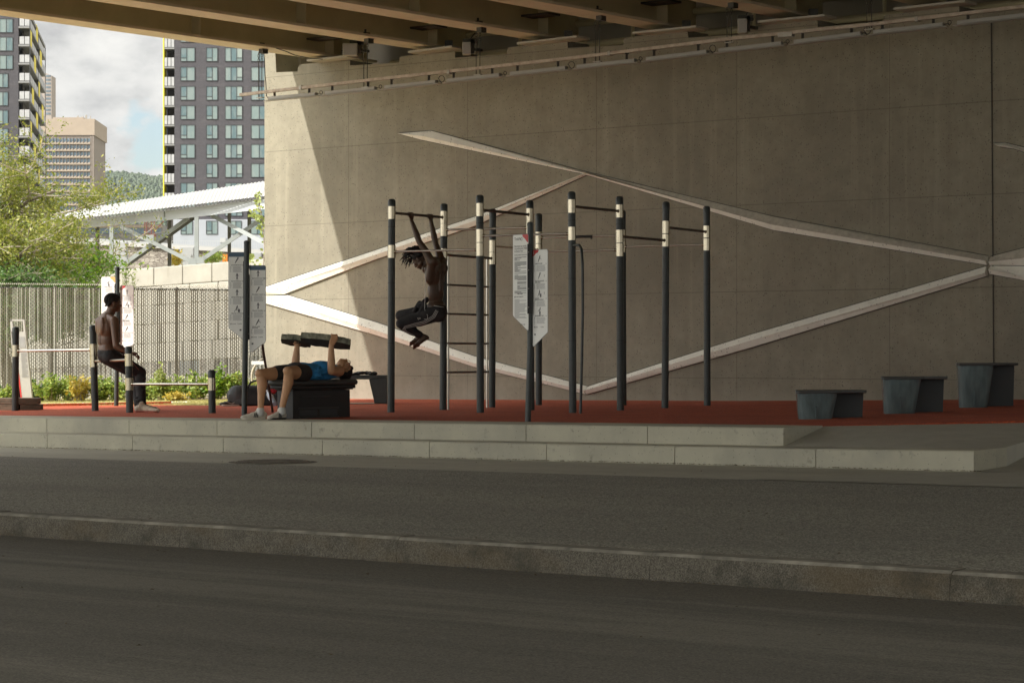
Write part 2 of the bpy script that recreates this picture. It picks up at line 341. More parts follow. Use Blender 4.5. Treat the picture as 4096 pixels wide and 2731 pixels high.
mat('far_ground', (.22, .21, .13), .95, col2=(.34, .31, .23), scale=.3)
mat('girder_paint', (.50, .44, .28), .6, var=.08, scale=2, bump=.03)
mat('flange_paint', (.60, .52, .38), .6, var=.08, scale=2)
mat('deck_concrete', (.30, .27, .22), .9, var=.1, scale=1)
mat('dark_steel', (.05, .045, .035), .6, var=.3, scale=8)
mat('galv', (.38, .355, .31), .5, metal=.6, var=.15, scale=12)
mat('channel', (.52, .44, .36), .55, metal=.2, var=.22, scale=9, col2=(.34, .27, .21))
mat('fixture', (.36, .35, .32), .55, var=.05, scale=5)
mat('box_paint', (.42, .40, .34), .5, var=.06, scale=6)
mat('post_paint', (.033, .042, .04), .38, spec=.5, var=.18, scale=14)
mat('band_steel', (.44, .39, .29), .16, metal=1, var=.06, scale=30)
mat('bar_steel', (.55, .52, .46), .28, metal=1, var=.1, scale=30)
mat('grip_steel', (.12, .10, .085), .45, metal=.7, var=.2, scale=20)
mat('rung_steel', (.13, .12, .10), .4, metal=.3, var=.2, scale=20)
mat('sign_white', (.84, .84, .80), .45, var=.03, scale=3)
mat('sign_ink', (.10, .10, .10), .6)
mat('sign_grey', (.30, .30, .30), .6)
mat('sign_red', (.55, .04, .04), .5)
mat('sign_blue', (.06, .11, .17), .5)
mat('sign_orange', (.65, .38, .12), .5)
mat('box_plastic', (.11, .155, .16), .27, spec=.6, var=.25, scale=3, stretch=(4, 4, .8))
mat('box_dark', (.045, .052, .055), .6)
mat('black_plastic', (.016, .016, .015), .5, var=.2, scale=20, bump=.1)
mat('pad_vinyl', (.05, .053, .05), .4, var=.15, scale=6)
mat('pylon_grey', (.42, .41, .39), .6, var=.04, scale=4)
mat('timber', (.13, .10, .07), .9, var=.4, scale=6, stretch=(1, 1, 5), bump=.4)
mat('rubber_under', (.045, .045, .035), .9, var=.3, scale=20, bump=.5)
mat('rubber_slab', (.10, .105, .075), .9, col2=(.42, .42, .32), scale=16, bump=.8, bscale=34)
mat('skin_dark', (.13, .066, .038), .42, spec=.5, var=.12, scale=6, bump=.05, bscale=50)
mat('skin_deep', (.085, .052, .033), .42, spec=.5, var=.12, scale=6, bump=.05, bscale=50)
mat('skin_light', (.55, .31, .17), .5, spec=.4, var=.08, scale=6, bump=.04, bscale=50)
mat('lips', (.10, .045, .035), .5)
mat('hair_black', (.012, .010, .009), .7, var=.3, scale=60, bump=.6, bscale=90)
mat('black_cloth', (.022, .021, .022), .85, var=.4, scale=9, bump=1.0, bscale=13)
mat('charcoal_cloth', (.034, .031, .030), .85, var=.3, scale=9, bump=1.0, bscale=13)
mat('blue_cloth', (.035, .26, .58), .85, var=.25, scale=9, bump=1.0, bscale=13)
mat('white_cloth', (.6, .6, .58), .8)
mat('stripe_white', (.42, .41, .39), .8)
mat('red_piping', (.22, .06, .04), .8)
mat('shoe_white', (.62, .58, .50), .6, var=.1, scale=20)
mat('shoe_cream', (.50, .43, .33), .6, var=.2, scale=20)
mat('shoe_red', (.28, .07, .04), .6)
mat('shoe_black', (.025, .027, .026), .6, var=.2, scale=20)
mat('sole_white', (.6, .56, .48), .6)
mat('eye_white', (.6, .58, .54), .3)
mat('eye_dark', (.02, .012, .01), .2)
mat('bag_black', (.02, .02, .022), .75, var=.4, scale=8, bump=.4, bscale=20)
mat('bag_grey', (.08, .095, .10), .75, var=.2, scale=8, bump=.3, bscale=20)
mat('red_cloth', (.5, .03, .04), .8, var=.2, scale=12)
mat('clear_plastic', (.35, .42, .52), .15, spec=.8, var=.15, scale=20)
mat('tyre_cream', (.50, .44, .33), .7)
mat('metal_grey', (.35, .34, .32), .4, metal=.8)
mat('black_wire', (.03, .03, .03), .5)
mat('iron', (.15, .13, .10), .8, var=.35, scale=30)
mat('paper', (.72, .71, .66), .8)
# background
def f_brick(t, b, co):
    mixin(t, b, noise_fac(t, co, .9, .5, .8, 4, (.3, 1, 2)), (.10, .09, .095), amt=.5)
    mixin(t, b, grid_fac(t, co, 2, 3.0, .16, 0), (.055, .05, .052), amt=.6)
mat('tower_brick', (.056, .053, .060), .85, var=.12, scale=2, fn=f_brick)
mat('win_frame', (.02, .022, .024), .5)
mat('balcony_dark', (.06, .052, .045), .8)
mat('balcony_rail', (.34, .345, .35), .4, var=.12, scale=1.3)
mat('yellow_panel', (.72, .60, .03), .6)
mat('slab_grey', (.19, .19, .19), .7)
def f_glass(t, b, co):
    g = N(t, 'ShaderNodeNewGeometry'); r = N(t, 'ShaderNodeValToRGB'); el = r.color_ramp.elements
    el[0].color = (.02, .035, .04, 1); el[1].color = (.30, .34, .31, 1); el.new(.35).color = (.07, .12, .13, 1); el.new(.7).color = (.18, .23, .215, 1)
    lk(t, g.outputs['Random Per Island'], r.inputs['Fac'])
    lk(t, r.outputs['Color'], b.inputs['Base Color'])
    mixin(t, b, noise_fac(t, co, .6, .45, .6, 2, (1.5, 1, .6)), (.24, .26, .24), amt=.25)
mat('tower_glass', (.2, .3, .3), .12, spec=.8, fn=f_glass)
mat('blue_glass', (.09, .14, .18), .15, spec=.8, var=.4, scale=.5)
mat('beige_panel', (.30, .245, .19), .8, var=.05, scale=.3)
mat('beige_dark', (.20, .17, .145), .85, var=.05, scale=.3)
mat('taupe', (.30, .26, .23), .85)
mat('white_siding', (.30, .32, .355), .7, var=.04, scale=.5)
mat('white_roof', (.33, .33, .315), .5, var=.06, scale=1.5)
mat('white_steel', (.52, .55, .58), .5, var=.05, scale=2)
mat('struct_grey', (.26, .28, .27), .6, var=.12, scale=2)
mat('struct_dark', (.10, .10, .09), .7, var=.15, scale=2)
mat('rust', (.13, .055, .04), .9, var=.3, scale=2)
mat('panel_grey', (.36, .37, .37), .6)
mat('parapet', (.32, .33, .325), .8, var=.06, scale=.4)
mat('cap_white', (.36, .355, .34), .8)
def f_stone(t, b, co):
    mm = N(t, 'ShaderNodeMapping'); mm.inputs['Scale'].default_value = (1, 1, 2.2); lk(t, co, mm.inputs['Vector'])
    v = N(t, 'ShaderNodeTexVoronoi'); v.inputs['Scale'].default_value = 4.6; lk(t, mm.outputs[0], v.inputs['Vector'])
    sp = N(t, 'ShaderNodeSeparateColor'); lk(t, v.outputs['Color'], sp.inputs[0])
    r = N(t, 'ShaderNodeValToRGB'); r.color_ramp.elements[0].color = (.15, .13, .11, 1); r.color_ramp.elements[1].color = (.36, .33, .28, 1); lk(t, sp.outputs[0], r.inputs['Fac'])
    one = N(t, 'ShaderNodeValue'); one.outputs[0].default_value = .85; mixin(t, b, one.outputs[0], r.outputs['Color'])
    v2 = N(t, 'ShaderNodeTexVoronoi', feature='DISTANCE_TO_EDGE'); v2.inputs['Scale'].default_value = 4.6; lk(t, mm.outputs[0], v2.inputs['Vector'])
    l = N(t, 'ShaderNodeMath', operation='LESS_THAN'); l.inputs[1].default_value = .045; lk(t, v2.outputs['Distance'], l.inputs[0]); mixin(t, b, l.outputs[0], (.09, .075, .06))
mat('rubble_stone', (.3, .27, .23), .9, var=.2, scale=8, bump=.6, bscale=6, fn=f_stone)
mat('block_concrete', (.32, .30, .255), .85, var=.10, scale=1.6, bump=.2, bscale=12, fn=lambda t, b, co: mixin(t, b, noise_fac(t, co, 2.4, .55, .75, 5, (1.5, 1, .5)), (.22, .195, .15), amt=.5))
mat('hill_forest', (.022, .042, .018), .95, col2=(.075, .11, .045), scale=.030)
mat('slat', (.36, .355, .31), .6, var=.15, scale=3)
mat('fence_wire', (.07, .065, .055), .5, metal=.5)
mat('fence_wire_light', (.45, .43, .36), .45, metal=.5)
mat('bark', (.17, .14, .11), .9, var=.3, scale=12)
mat('twig', (.34, .29, .24), .9, var=.2, scale=12)
leafmat('leaf_willow', [(.09, .125, .012), (.19, .23, .025), (.30, .30, .045), (.13, .17, .018), (.36, .33, .09)])
leafmat('leaf_bright', [(.06, .15, .015), (.16, .30, .02), (.28, .42, .03), (.09, .20, .02)])
leafmat('leaf_dark', [(.04, .10, .02), (.08, .16, .03), (.14, .22, .04)])
leafmat('leaf_fern', [(.13, .22, .04), (.26, .36, .06), (.42, .46, .11), (.18, .28, .05)])
leafmat('leaf_gold', [(.42, .34, .06), (.55, .40, .05), (.36, .34, .08)])
leafmat('leaf_tall', [(.30, .38, .10), (.42, .46, .16), (.24, .32, .08)])

# ------------------------------------------------------------------ ground, road, pavement, steps
RZ = math.atan2(UY, UX)
# wide sheet under everything
mb = MB(); mb.quad((-3800, -50, -1.30), (3800, -50, -1.30), (3800, 4500, -1.30), (-3800, 4500, -1.30)); struct(mb.build('ground', 'far_ground'))
KN = 10.34             # line of the kerb
mb = MB()
mb.add([(-60, -28, 0), (60, -28, 0), (60, KN-.0, 0), (-60, KN, 0)], [(0, 1, 2, 3)])
o = mb.build('road', 'road_asphalt', loc=(0, 0, -1.17), rz=RZ); struct(o)
def zs(X, n):          # height of the pavement
    zf = -1.03+.009*X; k = max(0, min(1, (n-KN)/(18.5-KN))); return -1.03+(zf+1.03)*k
def sheet(name, m, s0, s1, n0, n1, zf, ns=24, nn=8, thick=.25):
    mb = MB(); P = []
    for j in range(nn+1):
        for i in range(ns+1):
            s = s0+(s1-s0)*i/ns; n = n0+(n1-n0)*j/nn; w = un(s, n, 0); P.append((s, n, zf(w.x, n)))
    fs = [(j*(ns+1)+i, j*(ns+1)+i+1, (j+1)*(ns+1)+i+1, (j+1)*(ns+1)+i) for j in range(nn) for i in range(ns)]
    mb.add(P, fs)
    if thick:
        k = len(P); rim = [i for i in range(ns+1)]+[(j+1)*(ns+1)+ns for j in range(nn)]+[nn*(ns+1)+i for i in range(ns-1, -1, -1)]+[j*(ns+1) for j in range(nn-1, 0, -1)]
        low = [(P[i][0], P[i][1], P[i][2]-thick) for i in rim]; mb.add([P[i] for i in rim]+low, [(i, (i+1) % len(rim), (i+1) % len(rim)+len(rim), i+len(rim)) for i in range(len(rim))])
    return struct(mb.build(name, m, loc=(0, 0, 0), rz=RZ))
# kerb of granite stones: front face rough, dressed top
mb = MB(); js = [-26]
while js[-1] < 10: js.append(js[-1]+1.72)
js = [-60, -44, -32]+js+[26, 50]
random.seed(3)
for a, b in zip(js, js[1:]):
    dz = random.uniform(-.003, .003)
    nseg = max(2, min(int((b-a)/.06), 60)); prof = []
    for i in range(nseg+1):
        s = a+.0015+(b-a-.003)*i/nseg; w = .012*mnoise.noise(Vector((s*4, 1, 0)))+.008*mnoise.noise(Vector((s*13, 3, 0)))
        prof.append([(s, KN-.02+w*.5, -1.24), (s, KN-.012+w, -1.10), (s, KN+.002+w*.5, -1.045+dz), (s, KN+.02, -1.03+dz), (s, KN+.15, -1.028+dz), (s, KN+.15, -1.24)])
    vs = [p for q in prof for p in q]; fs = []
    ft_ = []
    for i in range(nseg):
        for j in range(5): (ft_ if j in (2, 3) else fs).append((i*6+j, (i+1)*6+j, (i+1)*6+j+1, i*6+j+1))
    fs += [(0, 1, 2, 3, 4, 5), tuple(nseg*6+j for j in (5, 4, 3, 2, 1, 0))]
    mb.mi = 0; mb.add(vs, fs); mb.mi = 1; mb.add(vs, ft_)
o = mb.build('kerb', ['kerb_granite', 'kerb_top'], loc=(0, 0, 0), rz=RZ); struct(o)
sheet('path', 'path_asphalt', -60, 50, KN+.152, 16.6, zs, 60, 8)
sheet('pavement', 'slab_concrete', -60, 50, 16.603, 19.6, lambda X, n: zs(X, n)-.002, 60, 4)
# grey wedge of newer concrete at the right
def pv(px, py, z): Y = -z*F/(py-HY); return at(px, py, Y)
# two steps cut into blocks
US, LS = -11.5, -9.38     # right ends along the wall direction
def step(name, label, n0, n1, ztop, zbot, s1, joints):
    mb = MB(); js = [-60]+joints+[s1]
    for a, b in zip(js, js[1:]):
        for k in (0,):
            vs = []
            for (s, g) in ((a, .004), (b, -.004)):
                if s == s1: g = 0
                s2 = s+g; X0 = un(s2, n0, 0).x; X1 = un(s2, n1, 0).x
                c = .012
                vs += [(s2, n0, zbot(X0)-.12), (s2, n0, ztop(X0)-c), (s2, n0+c, ztop(X0)), (s2, n1, ztop(X1)), (s2, n1, zbot(X1)-.12)]
            mb.add(vs, [(0, 1, 2, 3, 4), (9, 8, 7, 6, 5)]+[(j, j+5, (j+1) % 5+5, (j+1) % 5) for j in range(5)])
    o = mb.build(name, 'step_concrete', loc=(0, 0, 0), rz=RZ); tag(o, label, 'step'); return o
zup = lambda X: zp(X)+.003
zlo = lambda X: zup(X)-.166
def s_of(px, n):          # position along the wall direction of a pixel column on a line at n
    dx = (px-2048)/F; Y = n/(dx*NX+NY); return UX*dx*Y+UY*Y
ju = [s_of(x, 18.92) for x in (-560, -180, 187, 516, 868, 1246, 1657, 2104, 2590)]
jl = [s_of(x, 18.50) for x in (-560, -190, 189, 529, 893, 1289, 1717, 2186, 2699, 3263)]
step('concrete_step', 'upper pale concrete step of long blocks, ending beside the red training floor', 18.92, 19.62, zup, zlo, US, ju)
step('concrete_step', 'lower pale concrete step of long blocks, rising from the pavement', 18.50, 18.916, zlo, lambda X: zs(X, 18.5), LS, jl)
# landing and ramp at the right of the steps
A_ = un(US, 19.65, 0); A_.z = zp(A_.x)-.004
B_ = Vector((5.5, 23.0, zp(5.2)-.02)); C_ = Vector((14, 23.8, -.50))
Dl = un(US+.0, 18.92, 0); Dl.z = zlo(Dl.x)-.003
E1 = un(LS, 18.50, 0); E1.z = zlo(E1.x)+.003; E2 = un(LS, 19.12, 0); E2.z = zlo(E2.x)+.003
Dt = un(US, 18.50+.42, 0)
G2 = E2.copy(); G2.z = zs(E2.x, 18.5)+.02; G1 = E1.copy(); G1.z = zs(E1.x, 18.5)+.003
mb = MB()
Db = un(US, 20.15, 0); Db.z = A_.z
mb.add([A_, Dl, un(LS, 18.92, 0).xy.to_3d()+Vector((0, 0, zlo(E1.x)+.006)), E2, B_], [(0, 1, 2), (0, 2, 3), (0, 3, 4)])
E3 = E2.lerp(B_, .10)
# lower tread carried on to its right end
mb.add([un(US-.02, 18.5, 0).xy.to_3d()+Vector((0, 0, zlo(Dl.x)-.004)), un(US-.02, 18.93, 0).xy.to_3d()+Vector((0, 0, zlo(Dl.x)-.004))], [])
# drop at the end of the lower step
mb.add([E2, G2, E3], [(0, 1, 2)])
K1 = un(LS+9, 16.61, 0); K1.z = zs(K1.x, 16.61)+.004
mb.add([G2, E3, B_, C_, (16, 17.5, -.95), (9, 16.9, -.97), un(LS+.02, 18.5, G1.z)], [(0, 6, 5), (0, 5, 4), (0, 4, 3), (0, 3, 2), (0, 2, 1)])
struct(mb.build('ramp', 'ramp_concrete', smooth='auto'))
# end face block under the lower tread between n 18.916 and 19.3
mb = MB(); q = [un(LS-.6, 18.918, 0), un(LS, 18.918, 0), un(LS, 19.12, 0), un(LS-.6, 19.12, 0)]
mb.prism([Vector((p.x, p.y, zlo(p.x)+.0)) for p in q], (0, 0, -.25)); struct(mb.build('ramp_edge', 'step_concrete'))
# lighter wedge on the pavement
mb = MB(); q = [(2990, 16.62), (3360, 17.5), (3860, 18.35), (4400, 18.6), (4400, 16.62)]
mb2 = [un(s_of(x, n), n, 0) for x, n in q]; mb.quad(*[Vector((p.x, p.y, zs(p.x, to_un(p)[1])+.004)) for p in mb2]); struct(mb.build('pavement_patch', 'ramp_concrete'))

# training floor (red rubber) and lawn
wall_foot = [on_wall(px, 1600, -.15) for px in (1058, 2000, 3000, 4096, 6500)]
left_edge = [ground(px, py) for px, py in ((-500, 1634), (80, 1626), (380, 1621), (682, 1615), (690, 1620), (850, 1621), (1000, 1621))]
n_f = 19.65
front = [un(s, n_f, 0) for s in (-40, -36, -30, -27, -24, -21, -18, -15, US)]
outline = front+[B_, Vector((14, 23.8, 0))]+[wall_foot[4], wall_foot[3], wall_foot[2], wall_foot[1], wall_foot[0]]+left_edge[::-1]+[Vector((-14, 34.0, 0)), Vector((-30, 40, 0))]
def flat_sheet(name, m, pts, dz, thick=.2, zf=zp, grid=.8):
    bm = bmesh.new(); vs = [bm.verts.new((p.x, p.y, 0)) for p in pts]; bm.faces.new(vs)
    xs = sorted(p.x for p in pts); x = xs[0]+grid
    while x < min(xs[-1], 14):
        if x > -14: bmesh.ops.bisect_plane(bm, geom=bm.verts[:]+bm.edges[:]+bm.faces[:], plane_co=(x, 0, 0), plane_no=(1, 0, 0))
        x += grid
    for v in bm.verts: v.co.z = zf(v.co.x)+dz
    if thick:
        r = bmesh.ops.extrude_face_region(bm, geom=bm.faces[:])
        for v in [g for g in r['geom'] if isinstance(g, bmesh.types.BMVert)]: v.co.z -= thick
    bmesh.ops.triangulate(bm, faces=[f for f in bm.faces if len(f.verts) > 4]); bmesh.ops.recalc_face_normals(bm, faces=bm.faces)
    me = bpy.data.meshes.new(name); bm.to_mesh(me); bm.free(); me.materials.append(M[m]); o = bpy.data.objects.new(name, me); C.objects.link(o); return struct(o)
flat_sheet('training_floor', 'red_rubber', outline, 0.0)
lawn = [Vector((-40, 36, 0)), Vector((-14, 33.0, 0)), ground(-500, 1640), Vector((-3.2, 33, 0)), Vector((-2.5, 41, 0)), Vector((-4, 46, 0)), Vector((-40, 52, 0))]
flat_sheet('lawn', 'grass', lawn, -.012, zf=lambda X: zp(max(X, -9)))
mb = MB(); q = [ground(-300, 1600, .0), ground(1080, 1596, .0), at(1080, 1560, 41.4), at(-300, 1560, 40.2)]
mb.quad(*[Vector((p.x, p.y, zp(p.x)-.004)) for p in q]); struct(mb.build('planting_bed', 'mulch'))
mb = MB(); q = [(-300, 1621), (80, 1614), (760, 1604), (760, 1609), (80, 1621), (-300, 1629)]
mb.quad(*[Vector((p.x, p.y, zp(p.x)+.0)) for p in [ground(x, y) for x, y in q]]); struct(mb.build('garden_path', 'pale_concrete'))
mb = MB(); a = ground(70, 1626); b = ground(684, 1614.5); mb.bar(a+Vector((0, 0, .01)), b+Vector((0, 0, .01)), .05, .05)
tag(mb.build('edging_board', 'red_rubber', bevel=.004), 'low red edging board between the red floor and the lawn', 'edging')
mb = MB(); mb.quad((-3800, 46, -.83), (3800, 46, -.83), (3800, 4490, -.83), (-3800, 4490, -.83)); struct(mb.build('far_field', 'far_ground'))

# grit and dry leaf bits gathered at the foot of the steps and in the gutter
mb = MB(); rnd = random.Random(61)
for i in range(2600):
    s = rnd.uniform(-27, -9.3); k = rnd.random()
    n = 18.5-abs(rnd.gauss(0, .035)) if k < .62 else (KN-.02-abs(rnd.gauss(0, .10)) if k < .8 else rnd.uniform(6.5, 18.4))
    s = s if k < .62 else rnd.uniform(-22, 6); p = un(s, n, 0); z = zs(p.x, n)+.004 if n > KN else -1.166
    r = rnd.uniform(.004, .014)*(1.3 if k < .62 else 1); a = rnd.uniform(0, 6.28); q = [p+Vector((math.cos(a+b)*r*c_, math.sin(a+b)*r*c_, z+rnd.uniform(0, .008))) for b, c_ in ((0, 1), (1.6, .5), (3.1, 1.1), (4.7, .6))]
    mb.add(q, [(0, 1, 2, 3)])
mat('grit_brown', (.05, .038, .022), .95, col2=(.20, .15, .08), scale=40); stuff(mb.build('street_grit', 'grit_brown', fix=False), 'brown grit and dry leaf bits along the step foot and kerb', 'grit')
# manhole cover, torn paper
c = pv(1092, 1842, -1.033); r = .315
t = thing('manhole_cover', 'round cast iron manhole cover in the pavement below the steps', 'manhole cover', (c.x, c.y, zs(c.x, 17.5)))
mb = MB(); z0 = t.location.z+.004
ring = lambda rr, z: [(c.x+rr*math.cos(k*math.pi/24), c.y+rr*math.sin(k*math.pi/24), z) for k in range(48)]
mb.add(ring(.43, z0)+ring(.37, z0+.004), [(i, (i+1) % 48, (i+1) % 48+48, i+48) for i in range(48)]); mb.build('frame', 'iron', t)
mb = MB(); mb.prism(ring(.36, z0), (0, 0, .004))
for i in range(-6, 7):
    w = math.sqrt(.34**2-(i*.052)**2); mb.bar((c.x-w, c.y+i*.052, z0+.008), (c.x+w, c.y+i*.052, z0+.008), .022, .008)
mb.build('lid', 'iron', t)
mb = MB(); p = [pv(x, y, -.985) for x, y in ((3734, 1868), (3745, 1853), (3775, 1858), (3795, 1864), (3792, 1869), (3765, 1867), (3758, 1872))]
mb.add([Vector((v.x, v.y, v.z+.006+(.02 if i in (1, 2, 3) else 0))) for i, v in enumerate(p)], [(0, 1, 2, 3, 4, 5, 6)])
tag(mb.build('paper_scrap', 'paper'), 'torn white paper scrap lying at the foot of the lower step', 'litter')

# ------------------------------------------------------------------ abutment wall
wt = thing('abutment_wall', 'tall grey concrete abutment wall with crossing pale diagonal ridges under the bridge', 'wall', (W0[0], W0[1], 0))
wt.rotation_euler = (0, 0, RZ)
def wl(px, py, off=0.0):       # wall coordinates: along, into, up
    p = on_wall(px, py, off); s, n = to_un(p); s0, n0 = to_un(Vector((*W0, 0))); return Vector((s-s0, n-n0, p.z))
def wbuild(mb, name, m, parent=wt, **k): return mb.build(name, m, parent, local=True, **k)
top = [(1101,210),(1105,290),(1190,287),(1192,270),(1203,258),(1400,242),(1400,263),(1597,252),(1597,232),(1606,226),(1820,207),(1820,232),(2028,217),(2028,197),(2038,190),(2270,165),(2271,193),(2494,181),(2494,160),(2504,152),(2749,122),(2753,152),(2990,138),(2991,112),(3002,106),(3269,80),(3271,110),(3534,85),(3535,66),(3547,60),(3836,25),(3838,60),(4100,33),(4100,5),(4112,-2),(4420,-35),(4422,-5),(4700,-36),(5000,-60),(6300,-200)]
ol = [wl(1058, 1650), wl(1058, 90), wl(1101, 90)]+[wl(*p) for p in top]+[wl(6300, 1700)]
mb = MB(); mb.prism(ol, (0, .55, 0)); wbuild(mb, 'wall_face', 'wall_concrete')
# back wall behind the girder ends
mb = MB(); a = wl(1095, 300); b = wl(6300, 300); mb.prism([(a.x+.0, 1.3, 3), (b.x, 1.3, 3), (b.x, 1.3, 6.6), (a.x, 1.3, 6.6)], (0, .3, 0))
mb.prism([(a.x-.15, .55, 3), (a.x+.1, .55, 3), (a.x+.1, .55, 6.6), (a.x-.15, .55, 6.6)], (0, .75, 0)); wbuild(mb, 'back_wall', 'deck_concrete')
# movement joint
mb = MB(); a = wl(3966, 90); b = wl(3976, 1560); mb.bar((a.x, 0, a.z), (b.x, 0, b.z), .012, .026, (0, 1, 0)); wbuild(mb, 'movement_joint', 'joint')
# diagonal ridges: upper face turned up, lower face smooth
def ridge(top_edge, mid, bot, prot=.075, ms=('pale_concrete', 'pale_concrete')):
    mb = MB()
    T = [wl(*p) for p in top_edge]; Mi = [wl(*p) for p in mid]; B = [wl(*p) for p in bot]
    n = len(T)
    def pr(v, d): return Vector((v.x, -d, v.z))
    vs = []
    for i in range(n): vs += [pr(T[i], -.05), pr(T[i], .004), pr(Mi[i], prot), pr(B[i], prot*.5), pr(B[i], -.05)]
    for i in range(n-1):
        for j, k in ((0, 0), (1, 0), (2, 1), (3, 1)):
            mb.mi = k; mb.add([vs[i*5+j], vs[(i+1)*5+j], vs[(i+1)*5+j+1], vs[i*5+j+1]], [(0, 1, 2, 3)])
    for i in (0, n-1): mb.mi = 1; mb.add(vs[i*5:i*5+5], [(0, 1, 2, 3, 4)])
    r = wbuild(mb, 'ridge', list(ms))
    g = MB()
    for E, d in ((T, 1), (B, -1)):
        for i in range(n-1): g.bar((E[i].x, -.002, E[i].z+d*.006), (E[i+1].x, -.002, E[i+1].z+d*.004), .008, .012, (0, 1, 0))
    g.build('painted_gap_shade', 'joint', r, local=True)  # dark strips painted in place of the shade in recessed edges
    return r
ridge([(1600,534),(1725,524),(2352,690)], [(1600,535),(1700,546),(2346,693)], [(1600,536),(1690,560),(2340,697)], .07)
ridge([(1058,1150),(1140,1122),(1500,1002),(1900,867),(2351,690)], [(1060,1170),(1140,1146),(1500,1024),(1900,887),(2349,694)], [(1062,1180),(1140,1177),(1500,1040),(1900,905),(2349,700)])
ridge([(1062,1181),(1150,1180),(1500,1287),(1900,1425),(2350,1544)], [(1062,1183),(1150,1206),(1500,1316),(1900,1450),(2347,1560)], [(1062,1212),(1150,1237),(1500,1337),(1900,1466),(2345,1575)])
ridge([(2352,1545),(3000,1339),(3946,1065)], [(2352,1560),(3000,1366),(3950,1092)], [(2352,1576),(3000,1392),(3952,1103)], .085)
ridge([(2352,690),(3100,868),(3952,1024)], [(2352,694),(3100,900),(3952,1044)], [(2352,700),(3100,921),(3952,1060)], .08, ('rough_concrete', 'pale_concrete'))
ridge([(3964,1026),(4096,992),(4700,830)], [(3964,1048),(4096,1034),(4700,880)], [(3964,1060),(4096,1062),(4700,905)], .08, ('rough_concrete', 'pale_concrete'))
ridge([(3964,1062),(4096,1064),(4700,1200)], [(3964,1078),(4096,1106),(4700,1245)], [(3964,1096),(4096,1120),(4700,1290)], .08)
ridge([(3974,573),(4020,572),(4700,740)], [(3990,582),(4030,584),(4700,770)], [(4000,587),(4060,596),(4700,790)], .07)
# footing kerb of clean concrete at the floor line
# ------------------------------------------------------------------ bridge
VB = Vector((.625, .7806, 0)).normalized()      # along the girders, towards the wall
bt = thing('bridge', 'steel girder road bridge overhead carried on the concrete abutment', 'bridge', (on_wall(1300, 240).x, on_wall(1300, 240).y, 4.7))
cols = [1300, 1712, 2153, 2625, 3134, 3690]
gpts = [on_wall(c_, 240) for c_ in cols]
stp = (gpts[5]-gpts[0]).xy.length/5
w0s = to_un(gpts[0])[0]
GH = 1.55; DLEN = 32.5
def girder(i):
    s = w0s+stp*i; p = un(s, WN, 0); zb = 4.76-.012*i if i < 6 else 4.69
    a = p-VB*DLEN; b = p+VB*1.0; rv = Vector((VB.y, -VB.x, 0))
    mb = MB()
    mb.bar(a+Vector((0, 0, zb+.03+GH/2)), b+Vector((0, 0, zb+.03+GH/2)), .022, GH)
    g = mb.build('girder', 'girder_paint', bt)
    m2 = MB(); m2.bar(a+Vector((0, 0, zb+.02)), b+Vector((0, 0, zb+.02)), .46, .04); m2.build('bottom_flange', 'flange_paint', g)
    if i > 12: return zb
    m3 = MB(); m3.bar(a+Vector((0, 0, zb+GH+.05)), b+Vector((0, 0, zb+GH+.05)), .4, .04); m3.build('top_flange', 'girder_paint', g)
    for d in ([.25]+[3.2+6.1*j for j in range(6)] if i < 7 else []):
        m4 = MB(); q = p-VB*(d-.25); m4.bar(q+Vector((0, 0, zb+.04)), q+Vector((0, 0, zb+GH)), .40, .02, (VB.x, VB.y, 0))
        m4.build('stiffener', 'girder_paint', g)
    return zb
NG = 28
zbs = [girder(i) for i in range(NG)]
dl = w0s-1.3; dr = w0s+stp*(NG-1)+1.5
mb = MB(); q = []
for s, d in ((dl, -DLEN-.5), (dr, -DLEN-.5), (dr, 1.6), (dl, 1.6)):
    p = un(s, WN, 0)+VB*d; q.append(Vector((p.x, p.y, 6.36)))
mb.prism(q, (0, 0, .25)); mb.build('deck', 'deck_concrete', bt)
mb = MB(); mb.prism([q[0]+Vector((0, 0, -.1)), q[3]+Vector((0, 0, -.1)), q[3]+Vector((.25, -.2, -.1)), q[0]+Vector((.25, -.2, -.1))], (0, 0, 1.2)); mb.build('parapet', 'deck_concrete', bt)
# cross pipes in the dark behind the girder ends
mb = MB()
for n_, z_, r_ in ((.95, 4.72, .05), (.95, 5.05, .05), (1.1, 5.4, .06)):
    mb.tube([un(w0s+.6, WN+n_, z_), un(w0s+30, WN+n_, z_)], r_, 10)
for i in range(8): s = w0s+stp*(i+.45); mb.tube([un(s, WN+1.1, 4.3), un(s, WN+1.1, 6.3)], .03, 8)
mb.build('drain_pipe', 'girder_paint', bt)
mb = MB()
for i in range(8):
    s = w0s+stp*(i+.5); mb.bar(un(s-stp/2, WN+.35, 5.75), un(s+stp/2, WN+.35, 5.75), .05, .5)
    mb.bar(un(s-stp/2+.1, WN-.4, 5.0), un(s+.1-stp/2+.5, WN-.4, 5.0), .3, .03)
mb.build('diaphragm', 'dark_steel', bt)
# sole plates on the pedestals
for (x0, y0), (x1, y1) in (((1255,247),(1415,229)), ((1659,213),(1835,191)), ((2094,179),(2334,151)), ((2557,137),(2810,112)), ((3056,93),(3323,67)), ((3598,42),(3884,11))):
    mb = MB(); a = on_wall(x0, y0, .12); b = on_wall(x1, y1, .12); mb.bar(a, b, .34, .03); k = mb.build('bearing_plate', 'box_paint', bt)
    m2 = MB(); m2.bar(a*.3+b*.7+Vector((.05, .1, -.0)), a*.3+b*.7+Vector((.05, .1, .14)), .12, .12); m2.build('bearing', 'dark_steel', k)
